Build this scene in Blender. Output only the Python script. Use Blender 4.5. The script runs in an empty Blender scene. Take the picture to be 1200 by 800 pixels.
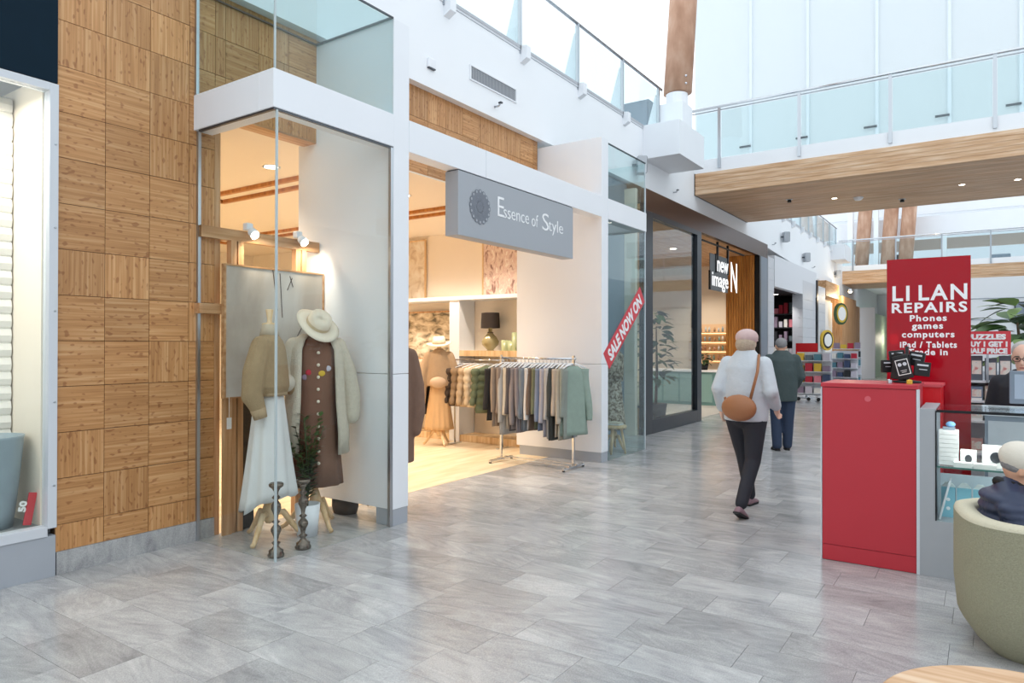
import bpy, bmesh, math, random
from mathutils import Vector, Matrix
R = math.radians
rnd = random.Random(7)
SC = bpy.context.scene
COL = SC.collection

# ------------------------------------------------------------------ camera
cam_d = bpy.data.cameras.new('camera')
cam_d.sensor_width = 36; cam_d.lens = 813.2/1200*36; cam_d.clip_start = .05; cam_d.clip_end = 300
cam = bpy.data.objects.new('camera', cam_d); COL.objects.link(cam)
cam.matrix_world = (Matrix.Translation((0, 0, 1.53)) @ Matrix.Rotation(R(34.26), 4, 'Z')
                    @ Matrix.Rotation(R(90+.293), 4, 'X') @ Matrix.Rotation(R(.1), 4, 'Z'))
SC.camera = cam
# ------------------------------------------------------------------ sky and exposure
W = bpy.data.worlds.new('sky'); SC.world = W; W.use_nodes = True
bg = W.node_tree.nodes['Background']
bg.inputs[0].default_value = (.88, .95, 1.0, 1); bg.inputs[1].default_value = 1.55
SC.view_settings.view_transform = 'Standard'; SC.view_settings.look = 'None'
SC.view_settings.gamma = 1; SC.view_settings.use_curve_mapping = False
SC.view_settings.exposure = 0.0
try:
    SC.cycles.transparent_max_bounces = 24; SC.cycles.max_bounces = 10
except Exception: pass

# ------------------------------------------------------------------ materials
def s2l(h):
    h = h.lstrip('#'); o = []
    for i in (0, 2, 4):
        c = int(h[i:i+2], 16)/255
        o.append(c/12.92 if c <= .04045 else ((c+.055)/1.055)**2.4)
    return tuple(o)+(1,)
MAT = {}
def mat(name, hexc='#cccccc', rough=.5, metal=0, spec=.5, vary=0, scale=8, bump=0, bscale=60, emit=0, stretch=(1, 1, 1), alpha=None, rndv=0):
    """plain principled material with optional colour mottling, bump relief and per-object variation"""
    if name in MAT: return MAT[name]
    m = bpy.data.materials.new(name); m.use_nodes = True; N = m.node_tree.nodes; Lk = m.node_tree.links
    b = N['Principled BSDF']; c = s2l(hexc)
    b.inputs['Base Color'].default_value = c; b.inputs['Roughness'].default_value = rough
    b.inputs['Metallic'].default_value = metal; b.inputs['Specular IOR Level'].default_value = spec
    if emit:
        b.inputs['Emission Color'].default_value = c; b.inputs['Emission Strength'].default_value = emit
    if vary or bump or rndv:
        tc = N.new('ShaderNodeTexCoord'); mp = N.new('ShaderNodeMapping'); mp.inputs['Scale'].default_value = stretch
        Lk.new(tc.outputs['Object'], mp.inputs[0])
    if vary or rndv:
        nz = N.new('ShaderNodeTexNoise'); nz.inputs['Scale'].default_value = scale; nz.inputs['Detail'].default_value = 5
        Lk.new(mp.outputs[0], nz.inputs['Vector'])
        ma = N.new('ShaderNodeMath'); ma.operation = 'MULTIPLY_ADD'; ma.inputs[1].default_value = 2*vary; ma.inputs[2].default_value = 1-vary
        Lk.new(nz.outputs[0], ma.inputs[0])
        last = ma.outputs[0]
        if rndv:
            oi = N.new('ShaderNodeObjectInfo'); mb_ = N.new('ShaderNodeMath'); mb_.operation = 'MULTIPLY_ADD'
            mb_.inputs[1].default_value = 2*rndv; mb_.inputs[2].default_value = 1-rndv; Lk.new(oi.outputs['Random'], mb_.inputs[0])
            mm = N.new('ShaderNodeMath'); mm.operation = 'MULTIPLY'; Lk.new(last, mm.inputs[0]); Lk.new(mb_.outputs[0], mm.inputs[1]); last = mm.outputs[0]
        mx = N.new('ShaderNodeVectorMath'); mx.operation = 'SCALE'; mx.inputs[0].default_value = c[:3]
        Lk.new(last, mx.inputs['Scale']); Lk.new(mx.outputs[0], b.inputs['Base Color'])
    if bump:
        n2 = N.new('ShaderNodeTexNoise'); n2.inputs['Scale'].default_value = bscale; n2.inputs['Detail'].default_value = 3
        Lk.new(mp.outputs[0], n2.inputs['Vector'])
        bp = N.new('ShaderNodeBump'); bp.inputs['Strength'].default_value = bump; bp.inputs['Distance'].default_value = .01
        Lk.new(n2.outputs[0], bp.inputs['Height']); Lk.new(bp.outputs[0], b.inputs['Normal'])
    MAT[name] = m; return m

def ramp(N, stops):
    r = N.new('ShaderNodeValToRGB'); e = r.color_ramp.elements
    while len(e) < len(stops): e.new(.5)
    for k, (p, c) in zip(e, stops): k.position = p; k.color = s2l(c)
    return r

def stone_mat():
    m = bpy.data.materials.new('grey_stone'); m.use_nodes = True; N = m.node_tree.nodes; Lk = m.node_tree.links; b = N['Principled BSDF']
    g = N.new('ShaderNodeNewGeometry'); oi = N.new('ShaderNodeObjectInfo')
    ad = N.new('ShaderNodeMath'); ad.operation = 'ADD'; Lk.new(g.outputs['Random Per Island'], ad.inputs[0]); Lk.new(oi.outputs['Random'], ad.inputs[1])
    fr = N.new('ShaderNodeMath'); fr.operation = 'FRACT'; Lk.new(ad.outputs[0], fr.inputs[0])
    off = N.new('ShaderNodeVectorMath'); off.operation = 'SCALE'; off.inputs[0].default_value = (37, 91, 53); Lk.new(fr.outputs[0], off.inputs['Scale'])
    ps = N.new('ShaderNodeVectorMath'); ps.operation = 'ADD'; Lk.new(g.outputs['Position'], ps.inputs[0]); Lk.new(off.outputs[0], ps.inputs[1])
    rot = N.new('ShaderNodeMapping'); rot.inputs['Scale'].default_value = (1.0, 1.7, 1); Lk.new(ps.outputs[0], rot.inputs[0])
    an = N.new('ShaderNodeMath'); an.operation = 'MULTIPLY_ADD'; an.inputs[1].default_value = 1.4; an.inputs[2].default_value = -.7; Lk.new(fr.outputs[0], an.inputs[0])
    cx = N.new('ShaderNodeCombineXYZ'); Lk.new(an.outputs[0], cx.inputs[2]); Lk.new(cx.outputs[0], rot.inputs['Rotation'])
    n1 = N.new('ShaderNodeTexNoise'); n1.inputs['Scale'].default_value = 1.6; n1.inputs['Detail'].default_value = 8; n1.inputs['Distortion'].default_value = 1.2
    Lk.new(rot.outputs[0], n1.inputs['Vector'])
    wv = N.new('ShaderNodeTexNoise'); wv.inputs['Scale'].default_value = 2.6; wv.inputs['Detail'].default_value = 4; wv.inputs['Distortion'].default_value = 4.0
    st = N.new('ShaderNodeMapping'); st.inputs['Scale'].default_value = (.6, 1.5, 1); Lk.new(rot.outputs[0], st.inputs[0]); Lk.new(st.outputs[0], wv.inputs['Vector'])
    sp = N.new('ShaderNodeTexNoise'); sp.inputs['Scale'].default_value = 160; sp.inputs['Detail'].default_value = 2; Lk.new(ps.outputs[0], sp.inputs['Vector'])
    r1 = ramp(N, [(.3, '#a3a3a5'), (.45, '#bcbcbd'), (.58, '#c8c8c8'), (.72, '#dcdbda')]); Lk.new(n1.outputs[0], r1.inputs[0])
    r2 = ramp(N, [(.32, '#9a9a9d'), (.45, '#c2c2c3'), (.55, '#cacaca'), (.66, '#e6e5e4')]); Lk.new(wv.outputs[0], r2.inputs[0])
    m1 = N.new('ShaderNodeMix'); m1.data_type = 'RGBA'; m1.inputs[0].default_value = .32; Lk.new(r1.outputs[0], m1.inputs[6]); Lk.new(r2.outputs[0], m1.inputs[7])
    r3 = ramp(N, [(.3, '#c0c0c2'), (.5, '#e2e2e2'), (.7, '#ffffff')]); Lk.new(sp.outputs[0], r3.inputs[0])
    m2 = N.new('ShaderNodeMix'); m2.data_type = 'RGBA'; m2.blend_type = 'MULTIPLY'; m2.inputs[0].default_value = .6
    Lk.new(m1.outputs[2], m2.inputs[6]); Lk.new(r3.outputs[0], m2.inputs[7])
    f2 = N.new('ShaderNodeMath'); f2.operation = 'MULTIPLY'; f2.inputs[1].default_value = 7.31; Lk.new(fr.outputs[0], f2.inputs[0])
    f3 = N.new('ShaderNodeMath'); f3.operation = 'FRACT'; Lk.new(f2.outputs[0], f3.inputs[0])
    br = N.new('ShaderNodeMath'); br.operation = 'MULTIPLY_ADD'; br.inputs[1].default_value = .22; br.inputs[2].default_value = .77; Lk.new(f3.outputs[0], br.inputs[0])
    sc = N.new('ShaderNodeVectorMath'); sc.operation = 'SCALE'; Lk.new(m2.outputs[2], sc.inputs[0]); Lk.new(br.outputs[0], sc.inputs['Scale'])
    Lk.new(sc.outputs[0], b.inputs['Base Color'])
    rr = N.new('ShaderNodeMath'); rr.operation = 'MULTIPLY_ADD'; rr.inputs[1].default_value = .12; rr.inputs[2].default_value = .13; Lk.new(n1.outputs[0], rr.inputs[0])
    Lk.new(rr.outputs[0], b.inputs['Roughness']); b.inputs['Specular IOR Level'].default_value = .55
    MAT['stone'] = m; return m
stone_mat()

def wood_mat(name, c0, c1, c2, axis='V', rough=.45, grain=1.0, rv=.12, knots=True):
    """timber with strips along one axis of the object's own coordinates, varied from object to object"""
    m = bpy.data.materials.new(name); m.use_nodes = True; N = m.node_tree.nodes; Lk = m.node_tree.links; b = N['Principled BSDF']
    tc = N.new('ShaderNodeTexCoord'); oi = N.new('ShaderNodeObjectInfo')
    off = N.new('ShaderNodeVectorMath'); off.operation = 'SCALE'; off.inputs[0].default_value = (13, 31, 57); Lk.new(oi.outputs['Random'], off.inputs['Scale'])
    ps = N.new('ShaderNodeVectorMath'); ps.operation = 'ADD'; Lk.new(tc.outputs['Object'], ps.inputs[0]); Lk.new(off.outputs[0], ps.inputs[1])
    mp = N.new('ShaderNodeMapping'); g = 40*grain
    mp.inputs['Scale'].default_value = {'V': (g, g, 1.6), 'H': (g, 1.6, g), 'X': (1.6, g, g)}[axis]
    Lk.new(ps.outputs[0], mp.inputs[0])
    n1 = N.new('ShaderNodeTexNoise'); n1.inputs['Scale'].default_value = 1; n1.inputs['Detail'].default_value = 3; Lk.new(mp.outputs[0], n1.inputs['Vector'])
    r1 = ramp(N, [(.3, c0), (.5, c1), (.7, c2)]); Lk.new(n1.outputs[0], r1.inputs[0]); last = r1.outputs[0]
    if knots:
        mp2 = N.new('ShaderNodeMapping'); k = 48
        mp2.inputs['Scale'].default_value = {'V': (k, k, 22), 'H': (k, 22, k), 'X': (22, k, k)}[axis]; Lk.new(ps.outputs[0], mp2.inputs[0])
        n2 = N.new('ShaderNodeTexNoise'); n2.inputs['Scale'].default_value = 1; n2.inputs['Detail'].default_value = 0; Lk.new(mp2.outputs[0], n2.inputs['Vector'])
        r2 = ramp(N, [(.66, '#ffffff'), (.76, '#a9784a')]); Lk.new(n2.outputs[0], r2.inputs[0])
        mx = N.new('ShaderNodeMix'); mx.data_type = 'RGBA'; mx.blend_type = 'MULTIPLY'; mx.inputs[0].default_value = .5
        Lk.new(last, mx.inputs[6]); Lk.new(r2.outputs[0], mx.inputs[7]); last = mx.outputs[2]
    ma = N.new('ShaderNodeMath'); ma.operation = 'MULTIPLY_ADD'; ma.inputs[1].default_value = 2*rv; ma.inputs[2].default_value = 1-rv; Lk.new(oi.outputs['Random'], ma.inputs[0])
    sc = N.new('ShaderNodeVectorMath'); sc.operation = 'SCALE'; Lk.new(last, sc.inputs[0]); Lk.new(ma.outputs[0], sc.inputs['Scale'])
    Lk.new(sc.outputs[0], b.inputs['Base Color']); b.inputs['Roughness'].default_value = rough
    MAT[name] = m; return m
wood_mat('bamboo_v', '#a97645', '#bf8a56', '#d0a271', 'V', .42, 1.5)
wood_mat('bamboo_h', '#a97645', '#bf8a56', '#d0a271', 'H', .42, 1.5)
wood_mat('oak_x', '#bb9068', '#cfa985', '#dfc2a4', 'X', .5, .6, .08, False)
wood_mat('oak_v', '#a8784c', '#c29468', '#d4ad86', 'V', .5, .6, .06, False)
wood_mat('oak_h', '#a8784c', '#c29468', '#d4ad86', 'H', .5, .6, .06, False)
wood_mat('glulam', '#ab8066', '#bf957b', '#cfab94', 'V', .55, .12, .05, False)
wood_mat('pale_wood', '#cfa878', '#e0bf92', '#ecd2ac', 'V', .45, .5, .04, False)
wood_mat('shop_floor', '#d8bd96', '#e4cdab', '#eddcc0', 'H', .35, .25, .02, False)
wood_mat('amber_wood', '#9c5f22', '#b87732', '#cb8c45', 'V', .45, .5, .05, False)

def glass_mat(name, tint, ior=1.45, rough=0.0):
    m = bpy.data.materials.new(name); m.use_nodes = True; N = m.node_tree.nodes; Lk = m.node_tree.links
    N.remove(N['Principled BSDF']); out = N['Material Output']
    t = N.new('ShaderNodeBsdfTransparent'); t.inputs[0].default_value = s2l(tint)
    g = N.new('ShaderNodeBsdfGlossy'); g.inputs['Roughness'].default_value = rough; g.inputs['Color'].default_value = (.95, .98, 1, 1)
    f = N.new('ShaderNodeLayerWeight'); f.inputs[0].default_value = .5; mx = N.new('ShaderNodeMixShader')
    p5 = N.new('ShaderNodeMath'); p5.operation = 'POWER'; p5.inputs[1].default_value = 5; Lk.new(f.outputs['Facing'], p5.inputs[0])
    f0 = ((ior-1)/(ior+1))**2; fm = N.new('ShaderNodeMath'); fm.operation = 'MULTIPLY_ADD'; fm.inputs[1].default_value = .8-f0; fm.inputs[2].default_value = f0; Lk.new(p5.outputs[0], fm.inputs[0])
    Lk.new(fm.outputs[0], mx.inputs[0]); Lk.new(t.outputs[0], mx.inputs[1]); Lk.new(g.outputs[0], mx.inputs[2]); Lk.new(mx.outputs[0], out.inputs[0])
    MAT[name] = m
glass_mat('glass', '#fbfdfc', 1.3); glass_mat('glass_tint', '#f1f8f8', 1.4); glass_mat('glass_dark', '#e6ecee', 1.5)
def translucent_mat(name, hexc):
    m = bpy.data.materials.new(name); m.use_nodes = True; N = m.node_tree.nodes; Lk = m.node_tree.links
    N.remove(N['Principled BSDF']); out = N['Material Output']
    a = N.new('ShaderNodeBsdfTranslucent'); a.inputs[0].default_value = s2l(hexc); d = N.new('ShaderNodeBsdfDiffuse'); d.inputs[0].default_value = s2l(hexc)
    mx = N.new('ShaderNodeMixShader'); mx.inputs[0].default_value = .4; Lk.new(a.outputs[0], mx.inputs[1]); Lk.new(d.outputs[0], mx.inputs[2]); Lk.new(mx.outputs[0], out.inputs[0])
    MAT[name] = m
translucent_mat('opal_panel', '#edf1f3')
def red_acrylic():
    m = bpy.data.materials.new('red_acrylic'); m.use_nodes = True; N = m.node_tree.nodes; Lk = m.node_tree.links
    b = N['Principled BSDF']; out = N['Material Output']; b.inputs['Base Color'].default_value = s2l('#b8071f'); b.inputs['Roughness'].default_value = .12
    t = N.new('ShaderNodeBsdfTransparent'); t.inputs[0].default_value = s2l('#c8102a'); mx = N.new('ShaderNodeMixShader'); mx.inputs[0].default_value = .8
    Lk.new(t.outputs[0], mx.inputs[1]); Lk.new(b.outputs[0], mx.inputs[2]); Lk.new(mx.outputs[0], out.inputs[0]); MAT['red_acrylic'] = m
red_acrylic()
mat('white', '#eceff4', .45, vary=.015, scale=3); mat('white_gloss', '#f0f3f8', .3); mat('white_wall', '#f1f4f8', .6, vary=.015, scale=2)
mat('cream', '#f1e6d6', .6, vary=.02, scale=2); mat('ceiling_cream', '#f0e3d1', .7); mat('grey_panel', '#b3b7bd', .5, vary=.03, scale=4)
mat('sign_grey', '#a6abb2', .5); mat('sign_dark', '#747983', .5); mat('white_paint', '#f6f7f9', .5); mat('silver_paint', '#d3d7dd', .4)
mat('steel', '#b9bec4', .28, 1); mat('dark_steel', '#55595f', .35, .8); mat('chrome', '#cfd2d6', .12, 1); mat('black_metal', '#16191d', .35, .3)
mat('dark_frame', '#232a33', .3, .2); mat('navy_panel', '#0c2230', .75, spec=.15, vary=.1); mat('grey_plinth', '#a9aeb6', .5, vary=.05, scale=5)
mat('brown_metal', '#4a2f22', .3, .5); mat('bluegrey', '#7f8b99', .45, vary=.05); mat('rubber', '#1c1c1e', .7)
mat('black', '#121214', .5); mat('near_black', '#0b0b0d', .6); mat('lamp_glow', '#fff1da', .5, emit=14); mat('sign_glow', '#ffffff', .5, emit=.9)
mat('shelf_glow', '#ffd9a6', .5, emit=2.5)
mat('red', '#c0303c', .38, vary=.03, scale=5); mat('red_bright', '#d8121e', .35); mat('red_sale', '#d2404a', .5); mat('counter_grey', '#a9acb1', .55, vary=.04, scale=12)
mat('screen', '#a9b6c6', .3); mat('paper', '#f2f1ee', .7); mat('cyan_box', '#8cc8da', .5); mat('skin', '#d9a78b', .55, vary=.04); mat('skin_pale', '#e2b8a2', .55, vary=.04)
mat('eye', '#2a2320', .3); mat('lip', '#a9605a', .5)

# ------------------------------------------------------------------ mesh building
class MB:
    def __init__(s): s.v = []; s.f = []
    def box(s, x0, x1, y0, y1, z0, z1, M=None):
        i = len(s.v); P = [(x, y, z) for z in (z0, z1) for y in (y0, y1) for x in (x0, x1)]
        s.v += [tuple(M @ Vector(p)) for p in P] if M else P
        s.f += [tuple(i+k for k in q) for q in ((0, 2, 3, 1), (4, 5, 7, 6), (0, 1, 5, 4), (2, 6, 7, 3), (0, 4, 6, 2), (1, 3, 7, 5))]; return s
    def loft(s, rings, cap=True, closed=True):
        i = len(s.v); n = len(rings[0])
        for r in rings: s.v += [tuple(p) for p in r]
        for a in range(len(rings)-1):
            for k in range(n if closed else n-1):
                q = (k+1) % n
                s.f.append((i+a*n+k, i+a*n+q, i+(a+1)*n+q, i+(a+1)*n+k))
        if cap: s.f.append(tuple(i+k for k in reversed(range(n)))); b = i+(len(rings)-1)*n; s.f.append(tuple(b+k for k in range(n)))
        return s
    def tube(s, pts, r, n=8, flat=1.0, cap=True):
        pts = [Vector(p) for p in pts]; rs = r if isinstance(r, (list, tuple)) else [r]*len(pts); rings = []
        ref = None
        for k, p in enumerate(pts):
            d = (pts[min(k+1, len(pts)-1)]-pts[max(k-1, 0)]).normalized()
            if ref is None: ref = Vector((0, 0, 1)) if abs(d.z) < .9 else Vector((1, 0, 0))
            a = d.cross(ref)
            if a.length < 1e-4: a = d.cross(Vector((0, 1, 0)))
            a.normalize(); b = a.cross(d).normalized(); ref = b
            rings.append([p+a*math.cos(t)*rs[k]+b*math.sin(t)*rs[k]*flat for t in (2*math.pi*j/n for j in range(n))])
        return s.loft(rings, cap)
    def lathe(s, prof, c=(0, 0, 0), n=20, cap=True):
        return s.loft([[(c[0]+r*math.cos(2*math.pi*k/n), c[1]+r*math.sin(2*math.pi*k/n), c[2]+z) for k in range(n)] for r, z in prof], cap)
    def ell(s, c, rx, ry, rz, n=14, m=9, M=None):
        rings = []
        for j in range(m+1):
            t = math.pi*(.02+.96*j/m); q = []
            for k in range(n):
                a = 2*math.pi*k/n; v = Vector((rx*math.sin(t)*math.cos(a), ry*math.sin(t)*math.sin(a), -rz*math.cos(t)))
                if M: v = M @ v
                q.append(v+Vector(c))
            rings.append(q)
        return s.loft(rings)
    def caps(s, pts, r, n=10):
        """tapered limb with rounded ends"""
        rs = r if isinstance(r, (list, tuple)) else [r]*len(pts)
        s.tube(pts, rs, n)
        for p, q in zip(pts, rs): s.ell(p, q, q, q, 10, 6)
        return s
    def prism(s, poly, h0, h1, axis='Y'):
        """polygon in (a,b) extruded along an axis"""
        def P(a, b, h): return {'Y': (a, h, b), 'X': (h, a, b), 'Z': (a, b, h)}[axis]
        return s.loft([[P(a, b, h0) for a, b in poly], [P(a, b, h1) for a, b in poly]])
    def quad(s, a, b, c, d):
        i = len(s.v); s.v += [tuple(a), tuple(b), tuple(c), tuple(d)]; s.f.append((i, i+1, i+2, i+3)); return s
    def mesh(s, name, m=None, smooth=False):
        me = bpy.data.meshes.new(name); me.from_pydata(s.v, [], s.f)
        bm = bmesh.new(); bm.from_mesh(me); bmesh.ops.recalc_face_normals(bm, faces=bm.faces); bm.to_mesh(me); bm.free()
        if m: me.materials.append(MAT[m] if isinstance(m, str) else m)
        if smooth:
            for p in me.polygons: p.use_smooth = True
        return me
    def build(s, name, m, parent=None, smooth=False, bevel=0, voxel=0, loc=None, sub=0):
        o = bpy.data.objects.new(name, s.mesh(name, m, smooth)); COL.objects.link(o)
        if parent: o.parent = parent
        if loc: o.location = loc
        if voxel:
            q = o.modifiers.new('remesh', 'REMESH'); q.mode = 'VOXEL'; q.voxel_size = voxel; q.use_smooth_shade = True
            q = o.modifiers.new('smooth', 'SMOOTH'); q.factor = .5; q.iterations = 4
        if sub: q = o.modifiers.new('sub', 'SUBSURF'); q.levels = sub; q.render_levels = sub
        if bevel:
            q = o.modifiers.new('bevel', 'BEVEL'); q.width = bevel; q.segments = 2; q.limit_method = 'ANGLE'
        return o
def box(name, m, x0, x1, y0, y1, z0, z1, parent=None, bevel=0):
    return MB().box(x0, x1, y0, y1, z0, z1).build(name, m, parent, bevel=bevel)
def tag(o, label, cat, group=None, kind=None):
    o['label'] = label; o['category'] = cat
    if group: o['group'] = group
    if kind: o['kind'] = kind
    return o
def struct(o): o['kind'] = 'structure'; return o
def thing(name, label, cat, loc=(0, 0, 0), rz=0, group=None):
    o = bpy.data.objects.new(name, None); COL.objects.link(o); o.location = loc; o.rotation_euler = (0, 0, R(rz)); o.empty_display_size = .1
    return tag(o, label, cat, group)
def sempty(name, loc=(0, 0, 0)):
    o = bpy.data.objects.new(name, None); COL.objects.link(o); o.location = loc; o['kind'] = 'structure'; return o
def copy_tree(o, parent=None):
    c = o.copy(); COL.objects.link(c)
    if parent: c.parent = parent
    for ch in list(o.children): copy_tree(ch, c)
    return c
def linked(name, me, loc, parent, rot=None, scale=None):
    o = bpy.data.objects.new(name, me); COL.objects.link(o); o.parent = parent; o.location = loc
    if rot: o.rotation_euler = rot
    if scale: o.scale = scale
    return o
ORD = ['first', 'second', 'third', 'fourth', 'fifth', 'sixth', 'seventh', 'eighth', 'ninth', 'tenth', 'eleventh', 'twelfth', 'thirteenth', 'fourteenth', 'fifteenth', 'sixteenth', 'seventeenth', 'eighteenth', 'nineteenth', 'twentieth']
FX = Matrix(((0, 0, 1, 0), (1, 0, 0, 0), (0, 1, 0, 0), (0, 0, 0, 1)))     # lettering on a face that looks towards +X
FY = Matrix(((1, 0, 0, 0), (0, 0, -1, 0), (0, 1, 0, 0), (0, 0, 0, 1)))    # lettering on a face that looks towards -Y
def text(name, s, m, size, pos, face, parent, offset=0, width=None, rot=0, extrude=.002, align='LEFT', shear=0, space=1):
    cu = bpy.data.curves.new('t', 'FONT'); cu.body = s; cu.size = size; cu.extrude = extrude; cu.offset = offset; cu.align_x = align; cu.shear = shear; cu.resolution_u = 3; cu.space_character = space
    o = bpy.data.objects.new('t', cu); COL.objects.link(o); dg = bpy.context.evaluated_depsgraph_get(); dg.update()
    me = bpy.data.meshes.new_from_object(o.evaluated_get(dg)); bpy.data.objects.remove(o)
    me.materials.clear(); me.materials.append(MAT[m]); ob = bpy.data.objects.new(name, me); COL.objects.link(ob)
    sx = 1
    if width:
        xs = [v.co.x for v in me.vertices]; sx = width/(max(xs)-min(xs))
    ob.parent = parent
    ob.matrix_local = Matrix.Translation(pos) @ face @ Matrix.Rotation(R(rot), 4, 'Z') @ Matrix.Diagonal((sx, 1, 1, 1))
    return ob

# ================================================================== THE SETTING
XF = -4.12      # front plane of the boutique
XT = -5.10      # face of the bamboo wall
# ---- mall floor: stone slabs
floor = struct(box('floor', mat('mortar', '#b8b8b9', .8), -5.3, 9, -6, 46, -.12, -.012))
F_, CS, SN = 813.2, math.cos(R(34.26)), math.sin(R(34.26))
def proj(x, y, z):
    d = -SN*x+CS*y; l = CS*x+SN*y
    return (600+F_*l/d, 404-F_*(z-1.53)/d, d) if d > .2 else None
def tile_mesh(w): return MB().box(-w/2, w/2, -.1492, .1492, -.012, 0).mesh('slab', 'stone')
TM = {}
cells = []
rr = random.Random(21)
for k in range(-20, 145):
    y0 = 2.42+.3*k; x = -5.2+rr.choice([.0, .15, .3, .42, .5])-.55
    if k == 1: x = -2.43-.6*5-.5
    while x < 7:
        w = rr.choice([.6, .6, .6, .5, .7]); xa, xb = max(x, -5.13), x+w; x += w
        if xb-xa < .08: continue
        if 4.42 < y0+.15 < 9.3 and xb < -4.93: continue
        if 4.42 < y0+.15 < 9.3 and xa < -4.93: xa = -4.93
        if y0+.15 < .2 and not -4 < xa < 4: continue
        cells.append((xa, xb, y0))
def vis(c):
    p = proj((c[0]+c[1])/2, c[2]+.15, 0)
    if not p or not (-60 < p[0] < 1260 and p[1] < 850): return 1e9
    return p[2]
cells.sort(key=vis)
for xa, xb, y0 in cells[:300]:
    w = round(xb-xa-.0016, 3)
    if w not in TM: TM[w] = tile_mesh(w)
    linked('slab', TM[w], ((xa+xb)/2, y0+.15, rr.uniform(-.0006, .0)), floor)
fb = MB()
for xa, xb, y0 in cells[300:]: fb.box(xa+.0008, xb-.0008, y0+.0008, y0+.2992, -.012, -.0003)
fo = fb.build('far_slabs', 'stone', floor); fo['kind'] = 'stuff'
struct(MB().box(-13, -5.12, 2.3, 9.05, -.1, .002).box(-5.12, -4.93, 4.47, 9.05, -.1, .002).build('floor_shop', 'shop_floor'))
struct(box('floor_display', 'stone', -5.12, -4.13, 3.11, 4.27, -.011, .003))

# ---- bamboo tiled wall
wl = struct(box('wall_left', mat('wall_core', '#5c4027', .8), -5.28, -5.112, 2.105, 3.25, 0, 4.4))
wu = struct(box('wall_lintel', 'wall_core', -5.28, -5.112, 3.25, 8.12, 3.4, 4.4))
tmc = {}
def bamboo(y0, y1, z0, z1, parent):
    w, h = round(y1-y0-.004, 3), round(z1-z0-.004, 3)
    if w < .02 or h < .02: return
    d = rnd.choice('hv'); key = (w, h, d)
    if key not in tmc:
        tmc[key] = MB().box(-.012, 0, -w/2, w/2, -h/2, h/2).mesh('bamboo_tile', 'bamboo_'+d)
    linked('bamboo_tile', tmc[key], (XT, (y0+y1)/2, (z0+z1)/2), parent)
zr = [.15]+[.3275+.3065*i for i in range(14)]; zr = [z for z in zr if z < 4.36]+[4.36]
yc = [2.105, 2.413, 2.726, 3.033, 3.25]
for a, b in zip(yc, yc[1:]):
    for c, d in zip(zr, zr[1:]): bamboo(a, b, c, d, wl)
yl = [3.25]+[3.343+.31*i for i in range(16)]+[8.1]; zl = [3.4, 3.699, 4.005, 4.3115, 4.36]; zl = [3.4, 3.699, 4.005, 4.36]
for a, b in zip(yl, yl[1:]):
    for c, d in zip(zl, zl[1:]): bamboo(a, b, c, d, wu)
struct(box('baseboard_left', 'stone', -5.115, -5.088, 2.11, 3.25, 0, .15))
struct(box('trim_lintel_soffit', 'oak_h', -5.28, -5.10, 3.3, 4.27, 3.385, 3.4)); struct(box('trim_entry_soffit', 'ceiling_cream', -5.28, -5.10, 4.46, 8.12, 3.385, 3.4))
jb = struct(box('trim_jamb', 'oak_v', -5.34, -5.10, 3.25, 3.30, 0, 3.4))
# ---- white upper fascia with soffit, bending lower towards the far shops
fa = MB()
fa.prism([(-3, 4.36), (19, 4.30), (29, 3.86), (36, 3.3), (45, 2.9), (45, 5.36), (-3, 5.36)], -5.32, -5.0, 'X')
wf = struct(fa.build('wall_fascia', 'white_wall'))
struct(box('floor_upper', 'white_wall', -13, -5.32, -3, 45, 5.0, 5.3))
struct(box('wall_upper', 'white_wall', -13.2, -13, -3, 45, 0, 8.2))
struct(box('wall_right', 'white_wall', 8.8, 9.0, -6, 46, 0, 5.2))
struct(box('wall_rear', 'white_wall', -13, 9, -6.2, -6, 0, 5.2))
struct(box('wall_far', mat('far_wall', '#dfe3e8', .7, vary=.03, scale=1), -9, 9, 44, 44.2, 0, 9))

# ---- boutique interior shell
struct(box('ceiling', 'ceiling_cream', -13, -5.12, 2.3, 9.05, 3.4, 3.5))
struct(box('wall_shop_back', 'cream', -12.9, -12.8, 2.3, 9.05, 0, 3.4))
struct(box('wall_shop_left', 'cream', -12.8, -5.28, 2.18, 2.3, 0, 3.4))
struct(box('wall_shop_side', 'cream', -12.8, -5.16, 9.05, 9.15, 0, 3.4))
for k, (ya, zz) in enumerate(((5.0, 0), (7.2, 0))):          # timber-lined light troughs in the ceiling
    for x0, x1 in ((-11.5, -8.6), (-8.2, -5.7)):
        t = sempty('trim_trough', (0, 0, 0))
        MB().box(x0, x1, ya, ya+.06, 3.36, 3.4).build('trough_edge', 'amber_wood', t)
        MB().box(x0, x1, ya+.3, ya+.36, 3.36, 3.4).build('trough_edge', 'amber_wood', t)
        MB().box(x0, x0+.06, ya+.06, ya+.3, 3.36, 3.4).build('trough_edge', 'amber_wood', t)
        MB().box(x1-.06, x1, ya+.06, ya+.3, 3.36, 3.4).build('trough_edge', 'amber_wood', t)
DL = 0
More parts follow.
